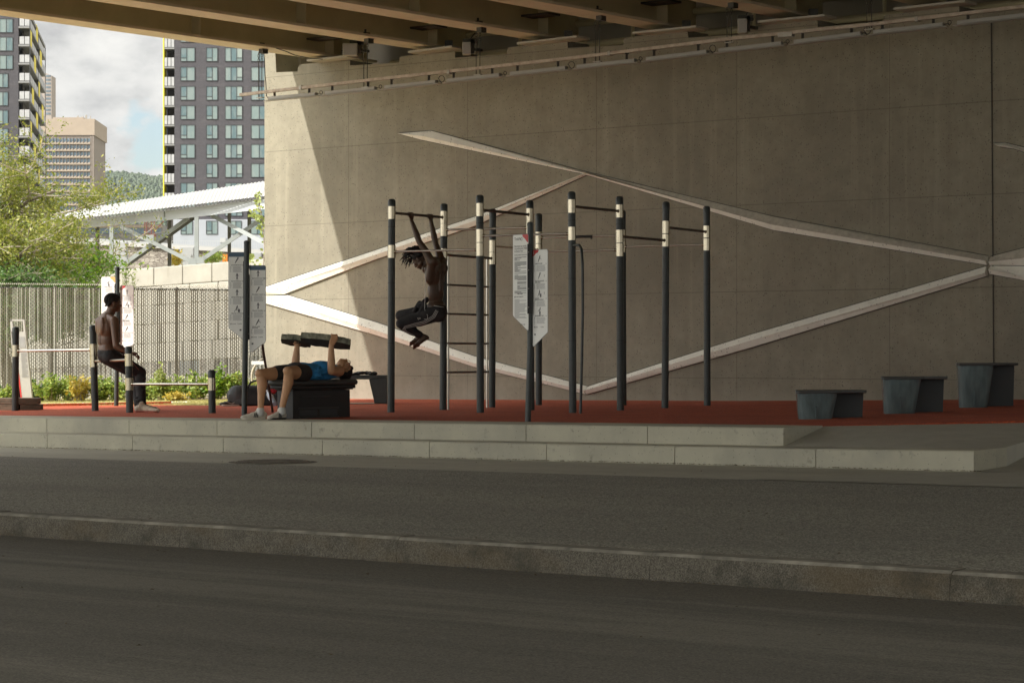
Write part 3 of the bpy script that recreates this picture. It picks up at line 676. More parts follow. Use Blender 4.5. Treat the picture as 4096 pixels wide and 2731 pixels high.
# hangers, channel and linear lights
OFF = 1.45
ct = thing('cable_channel', 'long galvanised channel hung on rods in front of the wall', 'channel', on_wall(962, 380, OFF))
cp = [on_wall(x, y, OFF) for x, y in ((962, 380), (1500, 319), (2266, 236), (2917, 157), (3477, 100), (4096, 27), (4700, -40))]
mb = MB()
for a, b in zip(cp, cp[1:]): mb.bar(a, b, .06, .042)
mb.build('rail', 'channel', ct)
for i, (x, y) in enumerate(((1206, 352), (1798, 289), (2440, 215), (3145, 140), (3670, 78))):
    mb = MB(); p = on_wall(x, y, OFF); mb.boxm(Matrix.Translation(p) @ Matrix.Rotation(RZ, 4, 'Z'), .045 if i != 3 else .22, .075, .06); mb.build('splice', 'galv', ct)
hang = [((1041, 196), 382), ((1462, 152), 340), ((1912, 110), 290), ((2390, 62), 237), ((2917, 22), 160), ((3477, -28), 108)]
for i, ((x, y), yb) in enumerate(hang):
    top_ = on_wall(x, y, OFF); top_.z = zbs[i]; bot = on_wall(x, yb+2, OFF); bot.z -= .04
    h = thing('rod_hanger', ['chain and rod hanger at the left end of the channel, beside the wall edge', 'second chain and rod hanger from the left, next to the big floodlight box', 'third chain and rod hanger from the left, in front of the tall floodlight box', 'fourth chain and rod hanger from the left, on the middle girder', 'fifth chain and rod hanger from the left, left of the angled floodlight', 'chain and rod hanger nearest the right end of the channel'][i], 'hanger', top_, 'rod hangers carrying the channel')
    mb = MB(); mb.box(top_+Vector((0, 0, .05)), .10, .10, .09, RZ); mb.box(top_+Vector((.05, 0, -.02)), .09, .12, .1, RZ)
    mb.tube([top_+Vector((-.06, -.02, .04)), top_+Vector((-.06, -.02, .15))], .016, 8); mb.tube([top_+Vector((.0, -.02, .04)), top_+Vector((.0, -.02, .14))], .016, 8); mb.build('clamp', 'dark_steel', h)
    for dx in (-.035, .035):
        u_ = Vector((UX, UY, 0))*dx; m2 = MB(); a = top_+u_-Vector((0, 0, .05))
        for k in range(4):
            z = -.035*k; ax = Vector((.012, 0, 0)) if k % 2 else Vector((0, .012, 0))
            m2.tube([a+ax+Vector((0, 0, z)), a+ax+Vector((0, 0, z-.04)), a-ax+Vector((0, 0, z-.04)), a-ax+Vector((0, 0, z)), a+ax+Vector((0, 0, z))], .005, 5)
        m2.tube([a-Vector((0, 0, .14)), Vector((a.x, a.y, bot.z))], .007, 6); m2.build('rod', 'dark_steel', h)
    m3 = MB(); m3.box(Vector((top_.x, top_.y, bot.z+.01)), .13, .05, .012, RZ); m3.build('bracket', 'galv', h)
fx = [(1076,1266),(1306,1503),(1542,1747),(1790,2001),(2044,2266),(2311,2542),(2588,2830),(2878,3129),(3179,3447),(3497,3776),(3832,4170)]
def fy(x):
    T = [(1062,405),(1266,386),(1503,363),(1747,337),(2001,310),(2266,282),(2542,253),(2830,218),(3129,185),(3447,146),(3776,110),(4200,62)]
    for (a, b), (c_, d) in zip(T, T[1:]):
        if x <= c_: return b+(d-b)*(x-a)/(c_-a)
    return 62
ords = ['leftmost grey strip light, hung half in sunlight at the wall end', 'second grey strip light from the left under the channel', 'third grey strip light from the left, with a looped cable at its left end', 'fourth grey strip light from the left under the channel', 'fifth grey strip light from the left under the channel', 'sixth grey strip light from the left, at the middle of the channel', 'seventh grey strip light from the left under the channel', 'fifth grey strip light from the right under the channel', 'fourth grey strip light from the right under the channel', 'third grey strip light from the right, short of the wall joint', 'grey strip light cut by the right edge of the photo']
ords = [o for o in ords]
ords[7] = 'fourth grey strip light from the right under the channel'; ords[8] = 'third grey strip light from the right under the channel'; ords[9] = 'second grey strip light from the right, short of the wall joint'
for i, (x0, x1) in enumerate(fx):
    a = on_wall(x0, fy(x0), OFF-.02); b = on_wall(x1, fy(x1), OFF-.02)
    h = thing('strip_light', ords[i], 'strip light', a, 'strip lights hung under the channel')
    mb = MB(); mb.bar(a+Vector((0, 0, .035)), b+Vector((0, 0, .035)), .07, .05); mb.build('housing', 'fixture', h, bevel=.006)
    a2 = on_wall(x0-14, fy(x0-14), OFF-.02); b2 = on_wall(x1+14, fy(x1+14), OFF-.02)
    mb = MB(); mb.bar(a2, b2, .10, .008); mb.build('tray', 'fixture', h)
    for f in (.12, .85):
        p = a.lerp(b, f); mb = MB(); mb.bar(p+Vector((0, 0, .06)), p+Vector((0, 0, .14)), .035, .02); mb.bar(p+Vector((-.02, 0, .14)), p+Vector((.03, 0, .15)), .05, .02); mb.build('clip', 'dark_steel', h)
    mb = MB(); rr = .05 if i in (2, 4, 6, 8) else .025; q = b+Vector((.07, 0, .045))
    mb.tube([b+Vector((0, 0, .035))]+[q+Vector((math.cos(k*.7-2.5)*rr*.9, 0, math.sin(k*.7-2.5)*rr+rr*.6)) for k in range(9)]+[b2+Vector((.02, -.02, .01))], .005, 5); mb.build('cable', 'black_wire', h)
# floodlights and junction box
def flood(label, pxs, pys, off, rot, arm):
    c1 = on_wall((pxs[0]+pxs[1])/2, (pys[0]+pys[1])/2, off); sc = F/c1.y; w = (pxs[1]-pxs[0])/sc; hh = (pys[1]-pys[0])/sc
    h = thing('floodlight', label, 'floodlight', c1)
    mb = MB(); mb.boxm(Matrix.Translation(c1) @ Matrix.Rotation(rot, 4, 'Z'), w, .14, hh); mb.build('lamp_box', 'box_paint', h, bevel=.008)
    mb = MB(); mb.boxm(Matrix.Translation(c1+Vector((0, -.075, -.0))) @ Matrix.Rotation(rot, 4, 'Z'), w*.84, .01, hh*.84); mb.build('lamp_face', 'fixture', h)
    mb = MB(); mb.bar(c1+Vector((w/2+.02, .1, -hh*.3)), c1+Vector((w/2+.02, .1, hh*.75)), .06, .10); mb.bar(c1+Vector((w/2+.04, .05, 0)), c1+Vector((w/2+.16, .2, 0)), .04, .04); mb.box(c1+Vector((w*.4, .1, hh*.65)), .22, .1, .07); mb.build('bracket', 'dark_steel', h)
    mb = MB(); mb.tube([c1+Vector((w*.4, .05, hh*.4)), c1+Vector((w*.5, .05, hh*.9)), c1+Vector((w*.9, .15, hh*1.3)), c1+Vector((w*1.2, .3, hh*1.4))], .009, 6); mb.build('cable', 'black_wire', h)
    return h
flood('wide pale floodlight box on the wall ledge beside the first girder end', (1372, 1431), (176, 225), .35, 0, 1)
flood('tall pale floodlight box on the wall ledge beside the second girder end', (1850, 1884), (171, 221), .25, 0, 1)
flood('tilted floodlight hanging high between the fourth and fifth girder ends', (2951, 2988), (78, 136), .3, -.15, 1)
mb = MB(); P = [on_wall(x, y, OFF-.1) for x, y in ((1056, 178), (1090, 190), (1140, 205), (1180, 222), (1240, 234), (1290, 238))]; mb.tube(P, .008, 6)
P = [on_wall(x, y, OFF-.1) for x, y in ((1052, 190), (1058, 240), (1060, 300), (1063, 330), (1064, 345), (1066, 385), (1076, 398), (1080, 400))]; mb.tube(P, .007, 6)
tag(mb.build('power_cable', 'black_wire'), 'black power cable sagging from the first hanger and down to the strip lights', 'cable')
# ------------------------------------------------------------------ training rig
HB = 2.6
def rig_post(px_b, py_b, px_t, py_t):
    sc = (py_b-py_t)/HB; Y = F/sc; return Vector(((px_b-2048)/sc, Y, zp((px_b-2048)/sc))), Vector(((px_t-2048)/sc, Y, (HY-py_t)/sc))
RP = {'A': (1564, 1650, 1567, 796), 'B': (1772, 1640, 1776, 814), 'C': (1921.5, 1651, 1919, 779), 'D': (1968, 1630, 1971, 835), 'E': (2124, 1642, 2119, 800),
      'F': (2155, 1622, 2155, 853), 'G': (2291, 1654, 2286.5, 765.5), 'H': (2482, 1643, 2478, 784.5), 'I': (2493, 1624, 2489.5, 841), 'J': (2660, 1635, 2664, 806), 'K': (2829, 1623, 2826.6, 824)}
RB = {k: rig_post(*v) for k, v in RP.items()}
BARS = [('A', 'B', 1.71, 1), ('A', 'C', 1.238, 0), ('B', 'E', 1.552, 0), ('C', 'E', 1.71, 1), ('C', 'G', 1.40, 0), ('B', 'D', 1.24, 1), ('D', 'F', 1.40, 0), ('F', 'I', 1.562, 0), ('E', 'H', 1.252, 0),
        ('G', 'H', 1.72, 1), ('H', 'J', 1.415, 1), ('J', 'K', 1.58, 1), ('I', 'K', 1.415, 0)]
rt = thing('pull_up_rig', 'tall dark pull-up rig of eleven posts joined by steel bars, with a ladder', 'exercise rig', RB['C'][0])
def axis_pt(k, z): a, b = RB[k]; f = (z-a.z)/(b.z-a.z); return a.lerp(b, f)
PR = .0445
def make_post(a, b, levels, parent, r=PR):
    ax = (b-a).normalized(); pt = lambda z: a+ax*((z-a.z)/ax.z)
    mb = MB(); mb.tube([a-ax*.05, pt(b.z-.02)], r, 20); p = mb.build('post', 'post_paint', parent, smooth='auto')
    mb = MB(); q = pt(b.z-.10); mb.tube([q, b-ax*.028, b-ax*.012, b-ax*.003, b], [r+.002, r+.002, r*.88, r*.6, r*.12], 20); mb.build('cap', 'post_paint', p, smooth='auto')
    for z in sorted(set(levels)):
        mb = MB(); mb.tube([pt(z-.0775), pt(z+.0775)], r+.0035, 24)
        mb.build('steel_band', 'band_steel', p, smooth='auto')
    # seam rings and set screws of the tube
    for z in (b.z-.34, b.z-1.02, b.z-1.75):
        if z > a.z+.2: mb = MB(); mb.tube([pt(z-.004), pt(z+.004)], r+.0015, 20); mb.build('seam', 'black_plastic', p)
    return p
for k, (a, b) in RB.items():
    make_post(a, b, [z for (m, n, z, g) in BARS if k in (m, n)], rt)
def steel_bar(p, q, parent, m='bar_steel', r=.0135, name='bar'):
    d = (q-p).normalized(); mb = MB(); mb.tube([p, q], r, 12); o = mb.build(name, m, parent, smooth='auto')
    mb = MB()
    for e, s in ((p, 1), (q, -1)): mb.tube([e+d*s*(PR-.004), e+d*s*(PR+.022)], r+.007, 12)
    mb.build('collar', 'band_steel', o, smooth='auto'); return o
for m, n, z, g in BARS: steel_bar(axis_pt(m, z), axis_pt(n, z), rt, 'grip_steel' if g else 'bar_steel', .0165 if g else .0125)
p = axis_pt('I', 1.562); q = axis_pt('F', 1.562); mb = MB(); mb.tube([p.lerp(q, .55), p.lerp(q, .35)], .019, 12); mb.tube([p.lerp(q, .37), p.lerp(q, .37)-Vector((0, 0, .04))], .008, 6); mb.build('rubber_grip', 'black_plastic', rt, smooth='auto')
# ladder between B and D
pb, pd = axis_pt('B', 1.24), axis_pt('D', 1.24)
xb = at(1793, 1400, 1).x; 
def on_seg(px, p, q):
    dx = (px-2048)/F; t = (dx*p.y-p.x)/((q.x-p.x)-dx*(q.y-p.y)); return p.lerp(q, t)
la, lb = on_seg(1793, pb, pd), on_seg(1948, pb, pd)
for e in (la, lb):
    mb = MB(); mb.tube([Vector((e.x, e.y, zp(e.x)-.02)), Vector((e.x, e.y, e.z))], .0135, 12); mb.build('ladder_rail', 'bar_steel', rt, smooth='auto')
for y in (1140, 1256, 1374, 1490):
    z = (HY-(y-1))/F*la.y; d = (lb-la).normalized(); mb = MB(); a = Vector((la.x, la.y, z)); b = Vector((lb.x, lb.y, z)); mb.tube([a-d*.03, b+d*.03], .0135, 12); mb.build('rung', 'rung_steel', rt, smooth='auto')
# bent bar standing beside post G
g0 = axis_pt('G', (HY-986)/F*RB['G'][0].y); gb = floor_at(2322, 28.0); gt = Vector((gb.x+.01, gb.y, 0))
gt1 = at(2330, 1040, 28.0)
mb = MB(); mb.tube([g0, g0.lerp(Vector((gt1.x, gt1.y, g0.z)), .35)+Vector((0, 0, .01)), Vector((gt1.x, gt1.y, g0.z)).lerp(g0, .3)+Vector((0, 0, .005)), Vector((gt1.x, gt1.y, g0.z)).lerp(g0, .1)-Vector((0, 0, .04)), gt1-Vector((0, 0, .05)), at(2331, 1250, 28.0), at(2328, 1400, 28), gb-Vector((0, 0, .02))], .0165, 12)
mb.build('bent_pole', 'post_paint', rt, smooth='auto')

# ------------------------------------------------------------------ low bar station
lt = thing('low_bar_station', 'low station of four dark posts and three steel bars under the seated man', 'exercise bars', ground(519, 1650))
LP = {'1': ((61, 1642), (63, 1306)), '2': ((381, 1643), (371, 1299)), '3': ((519, 1650), (514, 1384)), '4': ((849, 1652), (846, 1478))}
LB = {}
for k, (b_, t_) in LP.items():
    g = ground(*b_); LB[k] = (g, at(t_[0], t_[1], g.y))
lev = {'1': [(HY-1403)/F*LB['1'][0].y], '2': [(HY-1399)/F*LB['2'][0].y, (HY-1444)/F*LB['2'][0].y], '3': [(HY-1439)/F*LB['3'][0].y, (HY-1536)/F*LB['3'][0].y], '4': [(HY-1536)/F*LB['4'][0].y]}
for k, (a, b) in LB.items(): make_post(a, b, lev[k], lt, .046)
def lax(k, z): a, b = LB[k]; return a.lerp(b, (z-a.z)/(b.z-a.z))
steel_bar(lax('1', lev['1'][0]), lax('2', lev['2'][0]), lt, 'bar_steel', .0165)
SB0, SB1 = lax('2', lev['2'][1]), lax('3', lev['3'][0])
steel_bar(SB0, SB1, lt, 'bar_steel', .0165)
steel_bar(lax('3', lev['3'][1]), lax('4', lev['4'][0]), lt, 'bar_steel', .0165)

# ------------------------------------------------------------------ exercise signs
def panel(parent, TL, TR, YL, YR, hL, hR, cutL, mats_hdr, kind, seed):
    # TL, TR: pixel corners of the top edge; YL, YR depth; hL/hR heights (m) of the two sides
    P0 = at(*TL, YL); P1 = at(*TR, YR); w = (P1-P0).length; ax = (P1-P0)/w; ax.z = 0; ax.normalize(); dn = Vector((0, 0, -1)); nr = Vector((ax.y, -ax.x, 0))
    if nr.y > 0: nr = -nr
    def Q(a, b, o=0): return P0+ax*a+dn*b+nr*o
    r = .018
    def arc(cx, cy, a0, a1): return [(cx+r*math.cos(R(a0+(a1-a0)*k/5)), cy+r*math.sin(R(a0+(a1-a0)*k/5))) for k in range(6)]
    out = arc(r, r, 180, 270)+arc(w-r, r, 270, 360)+[(w, hR-r), (w-.006, hR-.003), (w-.012, hR)]+[(r*.5+.005, hL+.006), (0, hL-.01)]
    if cutL is False: out = arc(r, r, 180, 270)+arc(w-r, r, 270, 360)+[(w, hR-.012), (w-.004, hR+.004)]+[(.014, hL), (.006, hL-.002), (0, hL-r)]
    mb = MB(); mb.prism([Q(a, b) for a, b in out], -nr*.006); pn = mb.build('sign_panel', 'sign_white', parent)
    mb = MB()
    e = .005
    for (a, b), (c_, d) in zip(out, out[1:]+out[:1]): mb.bar(Q(a, b, -.003), Q(c_, d, -.003), .009, .004, nr)
    mb.build('panel_edge', 'sign_grey', pn)
    ink = MB(); gry = MB(); hd = MB(); rnd = random.Random(seed)
    def line(M_, a, b, L, t): M_.quad(Q(a, b, .002), Q(a+L, b, .002), Q(a+L, b+t, .002), Q(a, b+t, .002))
    def txt(M_, s, a, b, size, bold=.01):
        vs, fs = text_verts(s, size, bold*size); M_.add([Q(a+v.x, b-v.y, .003) for v in vs], fs)
    def fig(a, b, sc, pose):       # small drawn athlete
        def limb(p, q, w1, w2):
            p = Vector(p); q = Vector(q); d = (q-p); nn = Vector((-d.y, d.x)).normalized()
            pts = [p+nn*w1, q+nn*w2, q-nn*w2, p-nn*w1]; ink.quad(*[Q(a+v.x*sc, b+v.y*sc, .0025) for v in pts])
        def disc(c_, rr): ink.quad(*[Q(a+(c_[0]+rr*math.cos(k*.7))*sc, b+(c_[1]+rr*math.sin(k*.7))*sc, .003) for k in range(9)])
        if pose == 0: disc((.62, .1), .09); limb((.58, .18), (.35, .62), .10, .09); limb((.35, .6), (.12, 1.0), .09, .04); limb((.55, .3), (.95, .62), .04, .02)
        elif pose == 1: disc((.62, .15), .09); limb((.6, .22), (.35, .6), .11, .08); limb((.36, .6), (.15, .95), .08, .03); limb((.6, .25), (.55, -.02), .03, .03); limb((.7, .25), (.72, -.02), .03, .03); limb((.4, 0), (.9, 0), .012, .012)
        elif pose == 2: disc((.55, .05), .08); limb((.52, .12), (.4, .5), .1, .08); limb((.4, .5), (.2, .7), .06, .04); limb((.2, .7), (.05, 1), .04, .03); limb((.45, .5), (.45, .8), .06, .04); ink.quad(*[Q(a+x*sc, b+y*sc, .003) for x, y in ((.62, .55), (.98, .55), (.95, 1.05), (.66, 1.05))]); limb((.55, .2), (.7, .52), .03, .03)
        elif pose == 3: disc((.7, .05), .08); limb((.66, .12), (.55, .5), .1, .09); limb((.55, .5), (.3, .4), .07, .04); limb((.3, .4), (.08, .6), .04, .03); ink.quad(*[Q(a+x*sc, b+y*sc, .003) for x, y in ((.42, .6), (.8, .6), (.74, 1.1), (.48, 1.1))])
        else: disc((.5, .05), .08); limb((.5, .12), (.5, .5), .12, .08); limb((.5, .5), (.38, 1), .07, .03); limb((.5, .5), (.62, 1), .07, .03); limb((.42, .18), (.25, .45), .03, .02); limb((.58, .18), (.75, .45), .03, .02)
    H_ = min(hL, hR)
    if mats_hdr[0] == 'blue': hd.quad(*[Q(a, b, .0015) for a, b in arc(r, r, 180, 270)+arc(w-r, r, 270, 360)+[(w, .05), (0, .05)]])
    elif mats_hdr[0] == 'tagL': hd.quad(*[Q(a, b, .0015) for a, b in arc(r, r, 180, 270)+[(w*.42, 0), (w*.36, .025), (w*.22, .035), (w*.12, .055), (0, .065)]])
    elif mats_hdr[0] == 'tagR': hd.quad(*[Q(a, b, .0015) for a, b in arc(w-r, r, 270, 360)+[(w, .085), (w*.92, .078), (w*.8, .045), (w*.64, .022), (w*.62, 0)]])
    if kind == 'intro':
        txt(ink, 'TrekFit', .03, .055, .038); ink.tube([Q(.155+.013*math.cos(k*.6), .045+.016*math.sin(k*.6), .003) for k in range(11)], .0016, 4)
        for i, s in enumerate(('Bienvenue au circuit', "d'entraînement TREKFIT", 'du Bassin Peel')): txt(ink, s, .03, .125+i*.026, .026)
        txt(ink, 'RENSEIGNEMENTS IMPORTANTS', .03, .215, .016, .02); line(gry, .03, .188, w-.06, .0015)
        b = .23
        while b < .60:
            L = (w-.06)*(1 if rnd.random() < .75 else rnd.uniform(.2, .6)); x0 = .03
            if .46 < b < .57: x0 = .08; L = min(L, w-.11)
            line(ink, x0, b, L, .0052); b += .0098 if rnd.random() < .8 else .019
        for k in range(2): line(ink, .08+k*.05, .60, .042, .012)
        line(gry, .03, .622, w-.06, .0015); txt(ink, 'AVERTISSEMENTS', .055, .645, .017, .02); line(ink, .03, .632, .016, .016)
        b = .665
        while b < .86: line(gry, .03, b, (w-.05)*(rnd.uniform(.8, 1) if rnd.random() < .7 else .4), .0045); b += .0105
        txt(ink, 'Montréal', w-.12, .93, .019)
    else:
        titles = kind[1]; step_ = (H_-.13)/4
        for i in range(4):
            b = .055+i*step_; sc = step_*.40
            fig(w*.34, b, sc, kind[2][i]);
            if i in (1, 2) and kind[0] == 'b': fig(w*.74, b+.02, sc*.4, 4)
            for j, s in enumerate(titles[i]): txt(ink, s, w*.16, b+step_*.52+.014*j, .0175, .02)
            ink.quad(*[Q(w*.90+x, b+step_*.52+y, .003) for x, y in ((0, 0), (.012, 0), (.006, -.012))])
            b2 = b+step_*.58+.012*(len(titles[i])-1)
            while b2 < b+step_*.93:
                line(gry, w*.08, b2, w*rnd.uniform(.06, .12), .003); line(gry, w*.27, b2, w*(rnd.uniform(.5, .62)), .0035); b2 += .0095
        txt(ink, 'Montréal', w*.10, H_-.045, .018); txt(ink, 'TrekFit', w*.55, H_-.045, .018)
        line(ink, w*.12 if not cutL else w*.7, H_+.015 if not cutL else H_+.01, .022, .018)
        if mats_hdr[1]: txt(MBt := MB(), mats_hdr[1], .012, .042, .045, .04); MBt.build('number', 'sign_white', pn)
    if ink.f: ink.build('print', 'sign_ink', pn)
    if gry.f: gry.build('small_print', 'sign_grey', pn)
    if hd.f: hd.build('header', {'red': 'sign_red', 'blue': 'sign_blue', 'orange': 'sign_orange'}[mats_hdr[2]], pn)
    return Q, w
def sign(label, base, top, bend, r, panels):
    t = thing('exercise_sign', label, 'sign', base, 'exercise instruction signs')
    mb = MB(); pts = [base-Vector((0, 0, .03))]+bend+[top]; mb.tube(pts, r, 16); p = mb.build('pole', 'post_paint', t, smooth='auto')
    mb = MB(); d = (pts[-1]-pts[-2]).normalized(); mb.tube([top-d*.03, top, top+d*.012], [r+.002, r+.002, r*.5], 16); mb.build('cap', 'post_paint', p, smooth='auto')
    for a in panels:
        Q, w = panel(t, *a)
        side = w if a[6] else 0
        mb = MB(); o = -.012; hh = min(a[4], a[5])
        mb.bar(Q(side+(.01 if side else -.01), .10, o), Q(side+(.01 if side else -.01), hh-.02, o), .05, .02); mb.build('mounting_plate', 'black_plastic', t)
        mb = MB()
        for f in (.12, .38, .65, .92): mb.ball(Q(side+(.012 if side else -.012), .1+f*(hh-.13), .004), .006, nu=8, nv=5)
        mb.build('screw', 'galv', t)
    return t
ex3 = ('b', [('POMPE INCLINÉE',), ('TRACTION INVERSÉE', 'PRISE LARGE'), ('PLANCHE', 'GENOUX-POITRINE'), ('REDRESSEMENT EN V',)], (0, 1, 2, 3))
exA = ('a', [('EXTENSION DU TRONC',), ('ROTATION DU TRONC',), ('DÉVELOPPÉ MILITAIRE',), ('TIRAGE POITRINE',)], (1, 4, 4, 2))
exB = ('a', [('ROTATION DU TRONC',), ('POUSSÉE AVANT',), ('TIRAGE ARRIÈRE',), ('DÉVELOPPÉ', 'INCLINÉ',)], (4, 1, 4, 0))
exC = ('a', [('CHAISE ROMAINE',), ('TRACTION',), ('SQUAT',), ('POMPE',)], (3, 1, 4, 0))
exD = ('b', [('DÉPLACEMENT',), ('GENOUX HAUTS',), ('FENTE AVANT', 'JAMBE ARRIÈRE'), ('PLANCHE FRONTALE',)], (4, 2, 0, 0))
# sign in front of the rig
b3 = ground(2111, 1686); Y3 = b3.y
sign('instruction sign with two white panels and red corners, standing in front of the pull-up rig', b3, at(2121, 892, Y3), [at(2121, 1385, Y3)], .0315,
     [((2052, 941), (2113, 941), Y3+.18, Y3-.04, .835, .985, True, ('tagR', None, 'red'), 'intro', 5),
      ((2131, 1001), (2190, 1001), Y3-.02, Y3-.24, .985, .84, False, ('tagL', '1', 'red'), ex3, 6)])
b2 = ground(977, 1671); Y2 = b2.y
sign('instruction sign with two shaded panels with blue headers, beside the lying man', b2, at(987, 966, Y2), [at(982, 1330, Y2)], .032,
     [((915, 1010), (977, 1011), Y2+.02, Y2-.01, .86, .985, True, ('blue', None, 'blue'), exA, 7),
      ((999, 1063), (1062, 1064), Y2+.01, Y2-.03, .985, .86, False, ('blue', None, 'blue'), exB, 8)])
b1 = ground(465, 1623); Y1 = b1.y
sign('instruction sign with two bright white panels, directly behind the seated man', b1, at(470, 1069, Y1), [at(468, 1350, Y1)], .032,
     [((406, 1108), (461, 1111), Y1+.06, Y1-.02, .84, .98, True, ('tagR', None, 'orange'), exC, 9),
      ((482, 1143), (534, 1144), Y1+.02, Y1-.05, .93, .84, False, ('tagL', '3', 'red'), exD, 10)])
# pole leaning on the second sign
mb = MB(); a = ground(1091, 1648); b = at(1001, 1066, Y2+.12); mb.tube([a, a.lerp(b, .5), b], .0155, 12); mb.ball(b, .017, nu=10, nv=6)
tag(mb.build('training_pole', 'post_paint', smooth='auto'), 'thin steel training pole leaning against the shaded instruction sign', 'pole')

# ------------------------------------------------------------------ tapered jump boxes
def jump_box(label, x0, xm, x1, ytop, ybase, xb0, xb1, ysb):
    s = (ybase-HY)/(.665); 
    g = ground((xb0+xb1)/2, ybase); Y = g.y; sc = F/Y
    t = thing('jump_box', label, 'jump box', g, 'three plastic jump boxes at the right')
    zt = (HY-ytop)/sc; zb = g.z
    X = lambda px: (px-2048)/sc
    # front shell: a tapering, rounded cup open at its back right
    def loop(l, r_, z, fy, dep, nn=20):
        cx = (l+r_)/2; hw = (r_-l)/2; pts = []
        for k in range(nn+1):
            a = math.pi*(k/nn); sx = -math.cos(a); sy = math.sin(a); yy = fy+dep-(dep)*abs(sy)**.45
            pts.append(Vector(((cx+hw*math.copysign(abs(sx)**.55, sx))*(1+(yy/Y-1)*(1 if sx < 0 else .2)), yy, z)))
        return pts
    top_ = loop(X(x0), X(xm), zt-.03, Y-.02, .42); bot = loop(X(xb0), X(xb1), zb-.01, Y+.02, .36); midl = [a.lerp(b, .5) for a, b in zip(bot, top_)]
    n_ = len(top_); mb = MB()
    mb.add(bot+midl+top_, [(r_*n_+i, r_*n_+i+1, (r_+1)*n_+i+1, (r_+1)*n_+i) for r_ in range(2) for i in range(n_-1)])
    mb.add([top_[0], top_[-1], bot[-1], bot[0]], [(0, 1, 2, 3)])
    sh = mb.build('shell', 'box_plastic', t, smooth='auto')
    mb = MB(); cx = X((xb0+xb1)/2); mb.bar(Vector((cx, Y+.012, zb)), Vector((cx, Y-.004, zb+(zt-zb)*.45)), .02, .02, (0, 1, 0)); mb.build('rib', 'box_plastic', t, bevel=.006)
    # back panel carrying the right side of the top
    mb = MB(); yb = Y+.46; xr = X(x1)*yb/Y*1.0
    def S(px, yy): return (px-2048)/F*yy
    zb2 = zp(S(x1, yb))-.01; 
    xl = X(xm)-.12
    mb.prism([Vector((xl, yb-.02, zb2)), Vector((S(x1, yb)-.012, yb-.02, zb2)), Vector((S(x1, yb), yb-.02, zt-.03)), Vector((xl, yb-.02, zt-.03))], (0, .05, 0)); mb.build('back_leg', 'box_dark', t)
    # top board
    mb = MB(); mb.prism([Vector((X(x0), Y-.005, zt)), Vector((X(x0)+.03, Y-.03, zt)), Vector((X(xm), Y-.03, zt+.004)), Vector((S(x1, yb)-.0, yb-.25, zt+.002)), Vector((S(x1, yb), yb+.04, zt)), Vector((S(x0, yb), yb+.04, zt))], (0, 0, -.032)); mb.build('top_board', 'pad_vinyl', t, bevel=.008)
    return t
k8 = lambda x, y: (2900+x/1.96, 1200+y/1.96)
def jb(label, a): (x0, xm, x1, yt, yb, b0, b1) = a; jump_box(label, k8(x0, 0)[0], k8(xm, 0)[0], k8(x1, 0)[0], k8(0, yt)[1], k8(0, yb)[1], k8(b0, 0)[0], k8(b1, 0)[0], 0)
jb('lowest grey plastic jump box, nearest the steps', (555, 905, 1084, 708, 935, 572, 856))
jb('middle grey plastic jump box, of medium height', (1227, 1560, 1714, 600, 891, 1242, 1510))
jb('tallest grey plastic jump box, farthest right', (1814, 2130, 2266, 493, 843, 1832, 2080))

# ------------------------------------------------------------------ info totem, timber stack, bench
g = ground(92, 1610); Yp = g.y
t = thing('info_totem', 'tapering grey information totem with an open top, in front of the fence', 'totem', g)
P = lambda x, y, dy=0: at(x, y, Yp+dy)
mb = MB(); mb.prism([P(40, 1279), P(48, 1279), P(84, 1610), P(60, 1612)], (0, .12, 0)); mb.prism([P(40, 1277), P(97, 1277), P(97, 1284), P(41, 1284)], (0, .12, 0))
mb.prism([P(90, 1284), P(97, 1284), P(101, 1326), P(94, 1326)], (0, .12, 0)); mb.prism([P(45, 1326), P(101, 1326), P(129, 1608), P(76, 1610)], (0, .12, 0)); mb.build('body', 'pylon_grey', t)
mb = MB(); mb.prism([P(60, 1390, -.004), P(64, 1390, -.004), P(90, 1609, -.004), P(84, 1609, -.004)], (0, .003, 0)); mb.build('red_stripe', 'sign_red', t)
mb = MB(); mb.prism([P(76, 1347, -.005), P(98, 1347, -.005), P(103, 1390, -.005), P(79, 1390, -.005)], (0, .003, 0)); 
for i in range(22):
    y = 1410+i*4.6; mb.prism([P(79+(y-1347)*.06, y, -.005), P(100+(y-1347)*.085-(8 if i % 5 == 4 else 0), y, -.005), P(100+(y-1347)*.085-(8 if i % 5 == 4 else 0), y+1.6, -.005), P(79+(y-1347)*.06, y+1.6, -.005)], (0, .003, 0))
mb.build('print', 'sign_grey', t)
t = thing('timber_stack', 'low stack of weathered timber sleepers at the left edge, beside the first low post', 'timber stack', ground(40, 1643))
g = ground(30, 1640); 
for i in range(2):
    mb = MB(); z = g.z+.035+.088*i
    for k in range(3): mb.box((g.x-.25+k*.28-.03*i, g.y+.1, z), .26, .5, .082, .05*k)
    mb.build('sleeper', 'timber', t, bevel=.006)
g = ground(1500, 1615); Yb = g.y
t = thing('metal_bench', 'dark folded metal bench by the wall, a black garment lying on it', 'bench', g)
P = lambda x, y, dy=0: at(x, y, Yb+dy)
mb = MB(); mb.prism([P(1230, 1501), P(1548, 1500), P(1548, 1508), P(1480, 1517), P(1230, 1517)], (0, .42, 0)); mb.build('seat', 'post_paint', t, bevel=.006)
mb = MB(); mb.prism([P(1476, 1517.5), P(1548, 1508.5), P(1548, 1612), P(1498, 1612)], (0, .42, 0)); mb.build('leg', 'post_paint', t, bevel=.006)
mb = MB(); mb.prism([P(1200, 1614), P(1550, 1613), P(1550, 1620), P(1200, 1620)], (0, .5, 0)); mb.build('base_plate', 'rung_steel', t)
